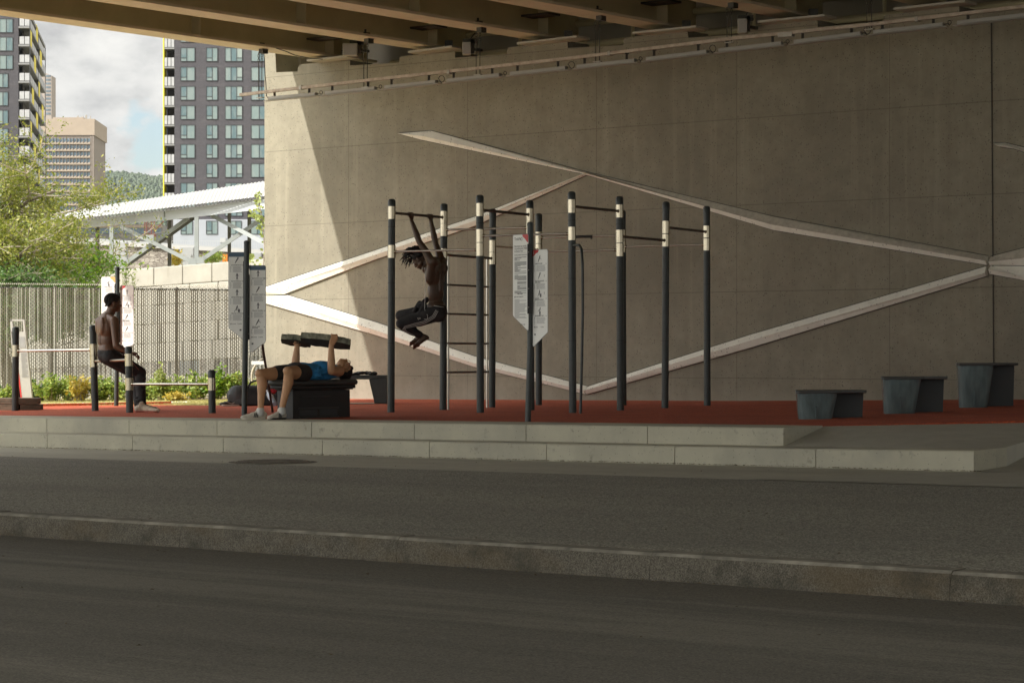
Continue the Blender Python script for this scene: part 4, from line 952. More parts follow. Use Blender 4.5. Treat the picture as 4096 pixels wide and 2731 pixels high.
mb = MB(); mb.prism([P(1238, 1517.5), P(1260, 1517.5), P(1250, 1612), P(1222, 1612)], (0, .42, 0)); mb.build('leg', 'post_paint', t, bevel=.006)
mb = MB(); rnd = random.Random(4)
for i in range(16): f = i/15; mb.ball(at(1410+86*f, 1497-9*math.sin(f*2.7)*rnd.uniform(.5, 1.1), Yb+rnd.uniform(.05, .3)), rnd.uniform(.03, .055), rnd.uniform(.04, .08), rnd.uniform(.015, .03), nu=8, nv=6)
tag(remeshed(mb, 'folded_garment', 'black_cloth', None, .008, 3), 'crumpled black garment lying on the metal bench', 'garment')

# ------------------------------------------------------------------ bag, bottle, shoes, cloth, bicycle
gB = ground(1000, 1622); YB_ = gB.y
t = thing('sports_bag', 'black sports bag with grey end panel on the red floor behind the shaded sign', 'bag', gB)
mb = MB(); c = Vector((gB.x+.12, gB.y, gB.z+.16))
mb.chain([c+Vector((-.3, 0, -.02)), c+Vector((.35, .05, -.02))], [.15, .15]); mb.box(c+Vector((.02, 0, -.08)), .72, .28, .14); remeshed(mb, 'body', 'bag_black', t, .015, 4)
mb = MB(); mb.ball(c+Vector((-.30, -.08, -.0)), .13, .1, .13); mb.box(c+Vector((-.3, -.06, -.07)), .22, .2, .14); remeshed(mb, 'end_panel', 'bag_grey', t, .012, 3)
mb = MB(); mb.tube([c+Vector((x, -.1, z)) for x, z in ((-.15, .08), (-.1, .17), (0, .2), (.1, .17), (.14, .08))], .013, 8); mb.build('handle', 'bag_black', t, smooth='auto')
t2 = thing('plastic_bottle', 'clear plastic bottle lying tilted against the sports bag', 'bottle', ground(1083, 1618))
q = at(1069, 1565, 30.9); q2 = at(1098, 1616, 30.5); d = (q2-q).normalized(); mb = MB()
L = (q2-q).length; mb.tube([q+d*L*f for f in (0, .06, .1, .25, .35, .6, .65, .95, 1)], [.012, .014, .014, .035, .038, .038, .034, .038, .03], 14); mb.build('body', 'clear_plastic', t2, smooth='auto')
mb = MB(); mb.tube([q-d*.015, q+d*.012], .016, 12); mb.build('cap', 'white_cloth', t2)
mb = MB(); rnd = random.Random(9)
for i in range(8): mb.ball(at(1082+22*rnd.random(), 1556+14*rnd.random(), 30.9), .04*rnd.uniform(.6, 1), .03, .025*rnd.uniform(.6, 1.2), nu=8, nv=6)
tag(remeshed(mb, 'red_garment', 'red_cloth', None, .008, 2), 'crumpled red garment on top of the black sports bag', 'garment')
def shoe(mb, heel, toe, w=.045, h=.085, ankle=None, ground_z=None):
    d = (toe-heel); L = d.length; d.normalize(); up = Vector((0, 0, 1)); up = (up-d*up.dot(d)).normalized(); sd = d.cross(up)
    rot = Matrix((d, sd, up)).transposed()
    for f, rw, rh, z in ((.12, .036, .048, .048), (.3, .037, .05, .052), (.5, .041, .042, .043), (.7, .045, .034, .034), (.86, .041, .027, .028)):
        mb.ball(heel+d*L*f+up*z, L*.22, rw, rh, rot, 12, 8)
    mb.cap(heel+d*L*.22+up*.06, heel+d*L*.24+up*.10, .042, .040)
def sole(mb, heel, toe, th=.024):
    d = (toe-heel); L = d.length; d.normalize(); up = Vector((0, 0, 1)); up = (up-d*up.dot(d)).normalized(); sd = d.cross(up)
    prof = [(0, .022), (.04, .034), (.3, .036), (.5, .036), (.72, .047), (.88, .043), (.97, .026), (1.0, .0)]
    pts = [heel+d*L*a+sd*b for a, b in prof]+[heel+d*L*a-sd*b for a, b in prof[::-1][1:]]
    mb.prism([p+up*0 for p in pts], up*th)
def shoe_obj(parent, heel, toe, m_up, m_sole, stripes=None, name='shoe'):
    mb = MB(); shoe(mb, heel, toe); o = remeshed(mb, name, m_up, parent, .006, 9)
    mb = MB(); sole(mb, heel, toe); mb.build('sole', m_sole, o, bevel=.006)
    d = (toe-heel); L = d.length; d.normalize(); up = Vector((0, 0, 1)); sd = d.cross(up).normalized()
    mb = MB()
    for i in range(4): f = .42+.07*i; c_ = heel+d*L*f+up*(.092-.009*i-.012*i); mb.tube([c_+sd*.022-up*.006, c_+up*.004, c_-sd*.022-up*.006], .004, 5)
    mb.build('laces', 'sole_white', o)
    if stripes:
        mb = MB()
        for s_ in (-1, 1):
            if stripes == 'three':
                for i in range(3): f = .38+.07*i; a = heel+d*L*f+up*.026+sd*s_*.043; b = heel+d*L*(f-.05)+up*.075+sd*s_*.036; mb.bar(a, b, .009, .005, sd)
            else:
                pts = [(.28, .055), (.36, .036), (.46, .036), (.78, .062)]; P_ = [heel+d*L*a+up*b+sd*s_*.0425 for a, b in pts]; mb.tube(P_, [.003, .006, .005, .001], 6)
        mb.build('side_mark', 'sole_white' if m_up != 'shoe_white' else 'bag_grey', o)
    return o
h1 = ground(958, 1623); o1 = shoe_obj(None, h1, h1+Vector((-.26, -.06, 0)), 'shoe_black', 'sole_white', 'curve', 'trainer')
tag(o1, 'black trainer with white sole and curved side mark beside the sports bag', 'shoe')
# bicycle parked behind the wall corner, only its left end in sight
Yc = 40.45; t = thing('bicycle', 'bicycle with cream tyre and wire basket, mostly hidden behind the wall corner', 'bicycle', Vector((at(1084, 0, Yc).x, Yc, zp(-4))))
zb = zp(-4); c1 = Vector((at(1087, 0, Yc).x, Yc, zb+.35)); c2 = c1+Vector((1.02, .12, 0))
for cc_ in (c1, c2):
    mb = MB(); mb.tube([cc_+Vector((math.cos(k*math.pi/20)*.335, 0, math.sin(k*math.pi/20)*.335)) for k in range(41)], .018, 8, False); w_ = mb.build('wheel', 'tyre_cream', t, smooth=True)
    mb = MB()
    for k in range(18): a_ = k*math.pi/9; mb.tube([cc_, cc_+Vector((math.cos(a_)*.325, 0, math.sin(a_)*.325))], .0015, 4)
    mb.tube([cc_-Vector((0, .04, 0)), cc_+Vector((0, .04, 0))], .02, 8); mb.build('spokes', 'metal_grey', w_)
mb = MB(); hd_ = c1+Vector((.18, 0, .48)); bb = c1+Vector((.55, .05, -.06)); st = c1+Vector((.42+.15, .05, .42))
for a, b in ((c1, hd_), (hd_, bb), (hd_-Vector((0, 0, .04)), st), (st, bb), (bb, c2), (st, c2)): mb.tube([a, b], .016, 8)
mb.build('frame', 'black_wire', t); mb = MB(); mb.tube([hd_, hd_+Vector((.02, 0, .18)), hd_+Vector((.1, -.25, .2))], .012, 8); mb.tube([hd_+Vector((.02, 0, .18)), hd_+Vector((.1, .25, .2))], .012, 8); mb.build('handlebar', 'metal_grey', t)
mb = MB(); mb.ball(st+Vector((.02, 0, .12)), .13, .08, .035); mb.tube([st, st+Vector((.02, 0, .1))], .013, 8); mb.build('saddle', 'black_plastic', t)
mb = MB(); b0 = at(1004, 1440, Yc-.1); wX = .36
for k in range(9):
    z = k*.035; e = .012*k*.4
    mb.tube([b0+Vector((-e, -e, z)), b0+Vector((wX+e, -e, z)), b0+Vector((wX+e, .26+e, z)), b0+Vector((-e, .26+e, z)), b0+Vector((-e, -e, z))], .0035, 4)
for k in range(12):
    x = wX*k/11; mb.tube([b0+Vector((x, 0, 0)), b0+Vector((x, -.03, .28))], .003, 4); mb.tube([b0+Vector((x, 0, 0)), b0+Vector((x, .26, 0))], .003, 4)
mb.build('basket', 'black_wire', t)
mb = MB(); mb.box(b0+Vector((wX/2, -.02, -.045)), wX*.95, .03, .06); mb.build('number_plate', 'sign_white', t)
# ------------------------------------------------------------------ people
from mathutils.bvhtree import BVHTree
def unit(v): return Vector(v).normalized()
def frame(side, fwd, up): return Matrix((unit(side), unit(fwd), unit(up))).transposed()
def grip(mb, wrist, c, t, g, bk, rb, spread=.021, sgn=1):
    """hand closed round a bar: c bar centre, t along the bar, g from wrist to bar, bk back of the hand"""
    t, g, bk = unit(t), unit(g), unit(bk); R_ = rb+.0085
    ang = lambda a, r=R_: bk*math.cos(R(a))*r+g*math.sin(R(a))*r
    for i in range(4):
        o = c+t*(i-1.5)*spread*sgn; l = (.95, 1.05, 1, .82)[i]
        k = o+ang(-8, R_+.003)
        mb.cap(wrist+t*(i-1.5)*.010*sgn, k, .0165, .0125, 8)
        pts = [k, o+ang(48*l), o+ang(108*l), o+ang(165*l), o+ang(205*l)]; mb.chain(pts, [.0105, .0095, .0088, .008, .0072], 8)
    s = wrist+t*2.0*spread*.55*sgn*(-1); o = c-t*2.1*spread*sgn
    mb.chain([wrist.lerp(o, .25), wrist.lerp(o, .62)+bk*.008, o+ang(-62, R_+.004), o+ang(-120)+t*.012*sgn, o+ang(-165)+t*.022*sgn], [.017, .015, .0115, .0098, .0085], 8)
def open_hand(mb, wrist, d, side, up, curl=28, s=1.0):
    d, side, up = unit(d), unit(side), unit(up)
    for i in range(4):
        b = wrist+d*.085*s+side*(i-1.5)*.019*s; mb.cap(wrist+side*(i-1.5)*.012*s, b, .015*s, .0115*s, 8); q = b; a = 8+4*i
        for k, l in enumerate((.040, .026, .020)):
            a += curl*(1+.15*i); L = l*(.92, 1.08, 1, .8)[i]*s; n = q+(d*math.cos(R(a))-up*math.sin(R(a)))*L; mb.cap(q, n, (.0098, .0088, .008)[k]*s, (.0088, .008, .007)[k]*s, 8); q = n
    b = wrist+side*-.026*s+d*.02*s; m_ = b+(d*.7-side*.55-up*.2)*.045*s; mb.chain([b, m_, m_+(d*.9-side*.1-up*.35)*.034*s, m_+(d*.95+side*.15-up*.5)*.055*s], [.0165*s, .0125*s, .0105*s, .008*s], 8)
def head(mb, c, up, fwd, s=1.0):
    up = unit(up); fwd = unit(Vector(fwd)-up*Vector(fwd).dot(up)); sd = fwd.cross(up); Rm = frame(sd, fwd, up); P = lambda x, y, z: c+(sd*x+fwd*y+up*z)*s
    B = lambda x, y, z, a, b_, d_: mb.ball(P(x, y, z), a*s, b_*s, d_*s, Rm, 16, 12)
    B(0, -.012, .035, .073, .092, .080); B(0, .022, .0, .060, .070, .072); B(0, .035, -.050, .050, .052, .052); B(0, .066, -.082, .022, .020, .020)
    B(0, .078, .028, .052, .016, .012); B(0, .097, -.012, .011, .016, .022); B(0, .104, -.022, .015, .011, .009); B(0, .086, -.050, .024, .012, .007); B(0, .085, -.060, .021, .012, .007)
    for q in (-1, 1):
        B(q*.040, .068, -.010, .020, .018, .018); B(q*.074, -.008, -.005, .009, .018, .030); B(q*.050, .010, -.055, .016, .035, .022); mb.ball(P(q*.013, .094, -.024), .007*s, .008*s, .006*s)
    return P, Rm
def eyes(P, Rm, parent, s=1):
    for q in (-1, 1):
        mb = MB(); mb.ball(P(q*.030, .079, .008), .0125*s, nu=10, nv=8); e_ = mb.build('eye', 'eye_white', parent, smooth=True)
        mb = MB(); mb.ball(P(q*.030, .0885, .008), .0062*s, .0035*s, .0062*s, Rm, 8, 6); mb.build('iris', 'eye_dark', e_, smooth=True)
        mb = MB(); mb.tube([P(q*.014, .094, .026), P(q*.03, .093, .032), P(q*.048, .08, .026)], .003*s, 6); mb.build('eyebrow', 'hair_black', parent)
class Stick:        # finds points of a garment's surface so that trims can be sewn onto it
    def __init__(s, o): dg = bpy.context.evaluated_depsgraph_get(); s.t = BVHTree.FromObject(o, dg); s.off = wloc(o)
    def near(s, p, lift=.003):
        l, n, i, d = s.t.find_nearest(Vector(p)-s.off); return l+n*lift+s.off
    def px(s, x, y, lift=.003):
        d = Vector(((x-2048)/F, 1, (HY-y)/F)).normalized(); h = s.t.ray_cast(-s.off, d)
        return None if h[0] is None else h[0]+h[1]*lift+s.off
def strip(mb, st, pts, r, n=5, lift=.002):
    P_ = []
    for (a, b) in zip(pts, pts[1:]):
        for k in range(n): x = a[0]+(b[0]-a[0])*k/n; y = a[1]+(b[1]-a[1])*k/n; h = st.px(x, y, lift); P_.append(h) if h is not None else None
    if len(P_) > 1: mb.tube(P_, r, 5)

# --- the man hanging from the high bar
q = lambda x, y, Y: at(1540+x/2.53, 800+y/2.53, Y)
lt = Vector((.517, .856, 0)); fc = Vector((-.856, .517, 0)); UPV = Vector((0, 0, 1))
h1 = thing('person', 'bare-chested man with dreadlocks and striped black track pants hanging from the high bar', 'person', q(520, 1500, 29.9))
mb = MB(); rot = frame(lt, fc, UPV)
barA, barB = axis_pt('A', 1.71), axis_pt('B', 1.71); bdir = (barB-barA).normalized()
hn, hf = on_seg(1641, barA, barB), on_seg(1719, barA, barB)
sn, sf = q(470, 610, 29.72), q(572, 612, 30.03)
en, ef = q(348, 425, 29.74), q(513, 445, 30.12); wn, wf = q(266, 205, 29.80)-Vector((0, 0, .0)), q(462, 205, 30.16)
mb.ball(q(505, 740, 29.88), .168, .100, .205, rot, 20, 14); mb.ball(q(512, 930, 29.89), .130, .088, .19, rot, 20, 14); mb.ball(q(520, 1090, 29.90), .140, .105, .12, rot, 20, 14)
for s_, e_, w_, c_, dd in ((sn, en, wn, hn, -1), (sf, ef, wf, hf, 1)):
    mb.chain([s_-UPV*.03, s_.lerp(e_, .45), e_], [.060, .047, .036], 16); mb.chain([e_, e_.lerp(w_, .3), w_], [.037, .040, .0235], 16)
    mb.cap(q(505, 800, 29.88)+lt*dd*.12, s_-UPV*.04, .062, .052, 14)          # lat
    mb.cap(q(505, 650, 29.88)+lt*dd*.05-fc*.05, s_-fc*.02-UPV*.01, .06, .055, 14)  # shoulder blade
    mb.ball(q(520, 690, 29.88)+lt*dd*.085-fc*.070, .055, .028, .085, rot)
    mb.cap(q(500, 720, 29.88)+fc*.05+lt*dd*.06, q(490, 700, 29.88)+fc*.06+lt*dd*.09, .055, .05, 12)
    grip(mb, w_, c_, bdir, UPV, -fc*1.0, .0165)
for dz in (-.02, .05, .12): mb.cap(q(512, 900, 29.88)-fc*.083+lt*.028+UPV*dz, q(512, 900, 29.88)-fc*.083+lt*.028+UPV*(dz+.06), .016, .016, 8); mb.cap(q(512, 900, 29.88)-fc*.083-lt*.028+UPV*dz, q(512, 900, 29.88)-fc*.083-lt*.028+UPV*(dz+.06), .016, .016, 8)
hc = q(352, 605, 29.90); P_, Rm = head(mb, hc, (-.62, .30, .66), (-.66, .30, -.60), 1.0)
mb.chain([q(500, 640, 29.88), q(435, 640, 29.89), hc+Vector((.03, 0, -.01))], [.066, .056, .052], 14)
# bare feet
def foot(mb, an, heel, toe, sd_):
    d = (toe-heel).normalized(); mb.chain([an, heel.lerp(toe, .12)+UPV*.02, heel.lerp(toe, .4)+UPV*.015, heel.lerp(toe, .7)], [.036, .036, .034, .027], 12); mb.ball(heel, .03, .03, .03)
    mb.cap(heel.lerp(toe, .7)-sd_*.02, heel.lerp(toe, .7)+sd_*.022, .022, .026)
    for i in range(5): b = heel.lerp(toe, .74)+sd_*(.034-.0165*i); mb.cap(b, b+d*(.062, .056, .050, .044, .036)[i], (.0125, .010, .0095, .009, .0085)[i], (.0115, .009, .0085, .008, .0075)[i], 8)
an, af = q(372, 1375, 30.02), q(330, 1362, 30.10)
foot(mb, an, q(425, 1395, 30.02), q(283, 1490, 29.98), unit((.25, .7, -.35))); foot(mb, af, q(360, 1400, 30.13), q(262, 1450, 30.12), unit((.25, .7, -.35)))
body = remeshed(mb, 'body', 'skin_deep', h1, .0058, 5)
eyes(P_, Rm, h1)
mb = MB(); rnd = random.Random(2)
mb.ball(P_(0, -.022, .048), .082, .092, .080, Rm, 18, 12)
for i in range(70):
    a = rnd.uniform(0, 6.28); b = rnd.uniform(.0, 1.25); st_ = P_(.078*math.sin(b)*math.cos(a), -.022+.088*math.sin(b)*math.sin(a), .050+.078*math.cos(b)); out = (st_-P_(0, -.02, .03)).normalized()
    L = rnd.uniform(.08, .17); p1 = st_+out*.03; p2 = p1+(out*.5+Vector((-.45, .05, -.55))*.8).normalized()*L*.5; p3 = p2+(Vector((-.35+rnd.uniform(-.3, .25), rnd.uniform(-.2, .2), -1))+out*.25).normalized()*L*.6
    mb.tube([st_, p1, p2, p3], [.0085, .008, .007, .004], 6)
mb.tube([P_(.02, -.03, .12), P_(.02, -.02, .16), P_(.03, .01, .19), P_(.03, .0, .22)], [.008, .007, .006, .003], 6)
mb.build('dreadlocks', 'hair_black', h1, smooth=True)
mb = MB(); hipn, hipf = q(528, 1140, 29.83), q(510, 1130, 29.99); kn, kf = q(165, 1250, 29.86), q(158, 1168, 30.16)
mb.ball(q(528, 1130, 29.90), .152, .118, .125, rot, 20, 14); mb.ball(hipn+Vector((.01, 0, -.02)), .105, .105, .10); mb.ball(hipf, .1, .1, .1)
mb.chain([hipn, hipn.lerp(kn, .5)-UPV*.012, kn], [.108, .092, .068], 18); mb.chain([hipf, hipf.lerp(kf, .5), kf], [.105, .090, .068], 18)
mb.chain([kn, kn.lerp(an, .45)-UPV*.01, an.lerp(kn, .1)], [.068, .060, .044], 16); mb.chain([kf, kf.lerp(af, .45), af.lerp(kf, .08)], [.068, .060, .044], 16)
mb.cap(q(420, 1010, 29.86), q(350, 1075, 29.84), .035, .03); mb.cap(q(400, 1060, 29.82), q(350, 1150, 29.8), .03, .025); mb.cap(q(350, 1040, 29.9), q(300, 1120, 29.95), .03, .03)
for i in range(9):
    f = i/8; c_ = kn.lerp(an, .25+f*.6); mb.ball(c_+Vector((rnd.uniform(-.02, .02), -.035, rnd.uniform(-.02, .02))), .028, .03, .012)
pants = remeshed(mb, 'track_pants', 'black_cloth', h1, .0075, 4); stk = Stick(pants)
mb = MB(); cp_ = lambda x, y: (1540+x/2.53, 800+y/2.53)
for o in (-13, 0, 13):
    nrm = [(.8, .5), (.75, .7), (.3, 1), (.05, 1), (-.6, .9), (-.75, .6), (-.6, .8)]
    pts = [(527, 1118), (492, 1180), (400, 1238), (300, 1262), (185, 1292), (205, 1335), (310, 1392)]
    strip(mb, stk, [cp_(x+a*o, y+b*o) for (x, y), (a, b) in zip(pts, nrm)], .0040)
mb.build('side_stripe', 'stripe_white', pants)
mb = MB()
for (x0, y0, x1, y1) in ((330, 1190, 345, 1222), (343, 1188, 356, 1215), (355, 1190, 363, 1208)): strip(mb, stk, [cp_(x0, y0), cp_(x1, y1)], .0052, 3)
mb.build('chest_mark', 'stripe_white', pants).name = 'thigh_mark'
mb = MB(); strip(mb, stk, [cp_(482, 1068), cp_(540, 1078), cp_(606, 1086)], .0045); mb.build('waist_cord', 'stripe_white', pants)
sb = Stick(body); mb = MB(); P2 = [P_(.085, -.005, -.005)]+[x for x in (sb.px(*cp_(402, 690), .004), sb.px(*cp_(412, 800), .004), sb.px(*cp_(425, 960), .004)) if x]+[x for x in (stk.px(*cp_(430, 1040), .006), stk.px(*cp_(402, 1110), .006), stk.px(*cp_(432, 1170), .006), stk.px(*cp_(428, 1205), .006), stk.px(*cp_(395, 1203), .006)) if x]
mb.tube(P2, .0032, 5); mb.build('earphone_cable', 'white_cloth', h1)

# --- the man lying on the bench
q = lambda x, y, Y: at(950+x/3.733, 1300+y/3.733, Y)
th = R(50); A = Vector((math.cos(th), math.sin(th), 0)); Lf = Vector((-math.sin(th), math.cos(th), 0))
# bench of black plastic with a padded top
cN = at(1172, 1400, 26.75); cN.z = 0; gz = zp(cN.x)
bt2 = thing('weight_bench', 'black plastic step box bench with padded top, under the lying man in blue', 'bench', Vector((cN.x, cN.y, gz)))
def bx(a0, a1, l0, l1, z0, z1, name, m, parent=bt2, bev=.006, tz=0):
    mb = MB(); pts = [cN+A*a_+Lf*l_ for a_, l_ in ((a0, l0), (a1, l0), (a1, l1), (a0, l1))]; mb.prism([Vector((p.x, p.y, z0)) for p in pts], (0, 0, z1-z0)); return mb.build(name, m, parent, bevel=bev)
ZT = -.335
base = bx(0, .91, 0, .25, gz, ZT-.075, 'base_box', 'black_plastic')
bx(-.02, .94, -.02, .27, ZT-.073, ZT-.052, 'base_rim', 'black_plastic')
bx(-.08, .97, -.035, .285, ZT-.060, ZT-.022, 'seat_frame', 'black_plastic', bev=.012)
bx(-.11, 1.0, -.05, .30, ZT-.024, ZT+.042, 'pad', 'pad_vinyl', bev=.028)
for (a0, a1, z, h_) in ((.12, .58, ZT-.145, .010), (.08, .72, gz+.115, .014), (.08, .72, gz+.012, .014)):
    mb = MB(); p0 = cN+A*a0-Lf*.006; p1 = cN+A*a1-Lf*.006; mb.bar(Vector((p0.x, p0.y, z)), Vector((p1.x, p1.y, z)), .018, h_); mb.build('slot_lip', 'pad_vinyl', base, bevel=.003)
for (a0, a1, z0, z1) in ((.10, .38, gz+.03, gz+.10), (.42, .70, gz+.03, gz+.10)): bx(a0, a1, -.004, .02, z0, z1, 'recess', 'box_dark', base, .002)
h2 = thing('person', 'man in blue tank top and black shorts lying on a bench, pressing slabs up', 'person', Vector((cN.x+.2, cN.y+.2, ZT)))
HC = Vector((-2.375, 26.97, ZT+.125)); SC = HC+A*.47+Vector((0, 0, .012)); rl = frame(A, Lf, UPV)
mb = MB()
snr = SC-Lf*.165; sfr = SC+Lf*.165
en_ = q(1402, 690, 27.0); wn_ = q(1400, 300, 27.02); ef_ = q(862, 600, 27.44); wf_ = q(893, 300, 27.45)
mb.ball(SC-A*.13, .19, .165, .105, rl, 20, 14); mb.ball(HC+A*.12, .2, .14, .09, rl, 20, 14)
for s_, e_, w_ in ((snr, en_, wn_), (sfr, ef_, wf_)):
    mb.chain([s_, s_.lerp(e_, .5), e_], [.062, .055, .044], 16); mb.chain([e_, e_.lerp(w_, .3), w_], [.044, .046, .028], 16); mb.cap(SC-A*.04, s_, .075, .062, 14)
kn, kf = q(765, 700, 26.47), q(348, 735, 26.72); an, af = q(668, 1225, 26.50), q(345, 1235, 26.66)
hn_, hf_ = HC-Lf*.085-Vector((0, 0, .01)), HC+Lf*.085-Vector((0, 0, .01))
for h_, k_, a_ in ((hn_, kn, an), (hf_, kf, af)):
    mb.chain([h_, h_.lerp(k_, .6), k_], [.09, .078, .060], 18); mb.ball(k_+UPV*.012-A*.015, .056, .056, .05)
    mb.chain([k_-UPV*.01, k_.lerp(a_, .3)+A*.022, k_.lerp(a_, .6)+A*.010, a_, a_-UPV*.03], [.054, .058, .043, .033, .034], 18)
hc = SC+A*.235+Vector((0, 0, .028)); P_, Rm = head(mb, hc, A*.86-UPV*.42-Lf*.05, UPV*.8+A*.42-Lf*.25, 1.0)
mb.chain([SC+A*.0, SC+A*.10, hc-A*.02-UPV*.01], [.07, .060, .056], 14)
# slabs and hands
e0 = q(942, 170, 26.98); 
def slab(name, label, pxs, Y, depth, tilt, thick):
    t = at(pxs[0], pxs[1], Y); w = (pxs[2]-pxs[0])/F*Y; dz = (pxs[1]-pxs[3])/F*Y; mb = MB(); rr = random.Random(len(label))
    dv_ = Vector((w, .02, dz)); upd = Vector((0, math.cos(tilt), -math.sin(tilt))); nn = dv_.normalized().cross(upd); nn = nn if nn.z > 0 else -nn
    prof = [(0, 0), (.22, -.035), (.62, -.035), (1, .02), (.97, .7), (.72, 1.0), (.25, 1.0), (-.02, .62)]
    rim = []
    for (a, b), (c_, d) in zip(prof, prof[1:]+prof[:1]):
        for k in range(5): f = k/5; rim.append((a+(c_-a)*f, b+(d-b)*f))
    pts = [t+dv_*a+upd*depth*b+Vector((rr.uniform(-.003, .003), rr.uniform(-.003, .003), rr.uniform(-.003, .003))) for a, b in rim]
    arch = lambda a: nn*(.014*math.sin(math.pi*max(0, min(1, a))))
    n = len(pts); lo = [p+arch(r_[0]) for p, r_ in zip(pts, rim)]; hi = [p+nn*thick for p in lo]
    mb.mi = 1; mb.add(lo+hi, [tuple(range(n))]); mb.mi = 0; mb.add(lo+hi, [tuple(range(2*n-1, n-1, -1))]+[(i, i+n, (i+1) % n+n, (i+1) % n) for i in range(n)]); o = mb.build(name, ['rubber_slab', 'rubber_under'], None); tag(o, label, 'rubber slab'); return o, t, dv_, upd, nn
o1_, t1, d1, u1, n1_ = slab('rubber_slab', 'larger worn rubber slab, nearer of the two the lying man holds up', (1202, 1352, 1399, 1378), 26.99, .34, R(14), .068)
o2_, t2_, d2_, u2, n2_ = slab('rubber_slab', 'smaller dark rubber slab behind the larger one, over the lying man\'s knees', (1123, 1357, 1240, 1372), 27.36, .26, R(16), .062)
c1_ = at(1336, 1352, 26.99); grip(mb, wn_, c1_+Vector((0, .03, .0)), Vector((1, .05, -.1)), UPV, Vector((.12, -1, .05)), .034, .021, 1)
c2_ = at(1190, 1364, 27.44); grip(mb, wf_, c2_+Vector((0, .0, .004)), Vector((1, 0, -.1)), UPV, Vector((.0, 1, 0)), .030, .021, 1)
body = remeshed(mb, 'body', 'skin_light', h2, .0062, 5); eyes(P_, Rm, h2)
mb = MB(); mb.ball(P_(0, -.030, .046), .080, .088, .083, Rm, 18, 12); mb.ball(P_(0, -.055, -.01), .066, .055, .06, Rm, 14, 10); mb.ball(P_(0, .05, .085), .055, .03, .03, Rm, 12, 8)
for i in range(60):
    a = rnd.uniform(0, 6.28); b = rnd.uniform(.3, 1.6); mb.ball(P_(.078*math.sin(b)*math.cos(a), -.03+.086*math.sin(b)*math.sin(a), .048+.082*math.cos(b)), .014, nu=6, nv=4)
remeshed(mb, 'hair', 'hair_black', h2, .008, 1)
mb = MB()
for s_ in (-1, 1):
    mb.tube([P_(s_*.032+.021*math.cos(k*.63), .106, .006+.019*math.sin(k*.63)) for k in range(11)], .0022, 5); mb.tube([P_(s_*.053, .104, .010), P_(s_*.074, .06, .008), P_(s_*.080, -.01, .004)], .0024, 5)
mb.tube([P_(-.011, .107, .008), P_(.011, .107, .008)], .0022, 5); mb.build('glasses', 'black_wire', h2)
mb = MB(); mb.ball(SC-A*.12, .185, .180, .116, rl, 22, 14); mb.ball(HC+A*.16, .22, .158, .102, rl, 22, 14); mb.ball(HC+A*.05, .15, .166, .112, rl)
for s_ in (-1, 1): mb.cap(SC-A*.05+Lf*s_*.10, SC+A*.045+Lf*s_*.10+UPV*.0, .085, .064, 12)
rnd = random.Random(6)
for i in range(26): mb.ball(HC+A*rnd.uniform(-.02, .4)-Lf*rnd.uniform(.1, .165)+UPV*rnd.uniform(-.08, .06), rnd.uniform(.02, .05), .014, .012, rl, 8, 6)
remeshed(mb, 'tank_top', 'blue_cloth', h2, .008, 3)
mb = MB(); mb.ball(HC-A*.055, .115, .162, .112, rl, 20, 14)
for h_, k_ in ((hn_, kn), (hf_, kf)):
    e_ = h_.lerp(k_, .50); mb.chain([h_-A*.01, h_.lerp(k_, .1), h_.lerp(k_, .3), e_], [.100, .104, .098, .094], 20)
    for i in range(7): f = rnd.uniform(.05, .48); mb.ball(h_.lerp(k_, f)+Vector((rnd.uniform(-.03, .03), -.05, rnd.uniform(-.05, .06))), .045, .03, .012, nu=8, nv=6)
remeshed(mb, 'shorts', 'charcoal_cloth', h2, .008, 3)
zz = lambda p: Vector((p.x, p.y, zp(p.x)))
shoe_obj(h2, zz(at(1139, 1673, 26.56)), zz(at(1075, 1673, 26.40)), 'shoe_white', 'shoe_black', 'three')
shoe_obj(h2, zz(at(1061, 1673, 26.70)), zz(at(968, 1673, 26.62)), 'shoe_white', 'sole_white', 'three')
for a_ in (an, af): mb = MB(); mb.cap(a_-UPV*.055, a_-UPV*.02, .042, .039, 14); mb.build('sock', 'white_cloth', h2, smooth=True)

# --- the man sitting on the low bar
q = lambda x, y, Y: at(350+x/2.957, 1150+y/2.957, Y)
ln = Vector((.45, -.89, 0)); fc = Vector((.89, .45, 0)); rot = frame(ln, fc, UPV)
Ys = on_seg(424, SB0, SB1).y
h3 = thing('person', 'bare-backed man with cornrows and black trousers sitting on the low bar, seen from behind', 'person', q(650, 1480, 31.3))
mb = MB(); tilt = Matrix.Rotation(R(6), 3, ln)
mb.ball(q(215, 470, Ys), .172, .108, .20, rot, 20, 14); mb.ball(q(222, 610, Ys), .140, .098, .18, rot, 20, 14); mb.ball(q(232, 740, Ys), .150, .112, .13, rot, 20, 14)
sn, sf = q(318, 398, Ys-.16), q(142, 405, Ys+.16); en, wn_ = q(338, 690, Ys-.24), q(500, 775, Ys-.22); ef, wf_ = q(240, 640, Ys+.25), q(430, 770, Ys+.10)
for s_, e_, w_, dd in ((sn, en, wn_, 1), (sf, ef, wf_, -1)):
    mb.chain([s_, s_.lerp(e_, .35), e_], [.064, .056, .041], 16); mb.chain([e_, e_.lerp(w_, .3), w_], [.042, .043, .026], 16)
    mb.cap(q(225, 345, Ys)+ln*dd*.04, s_+UPV*.005, .055, .058, 14); mb.ball(q(205, 455, Ys)+ln*dd*.080-fc*.062, .070, .040, .115, rot, 14, 10)
    for dz in (-.02, .05, .12): mb.cap(q(222, 640, Ys)-fc*.086+ln*dd*.032+UPV*dz, q(222, 640, Ys)-fc*.09+ln*dd*.032+UPV*(dz+.06), .020, .020, 8)
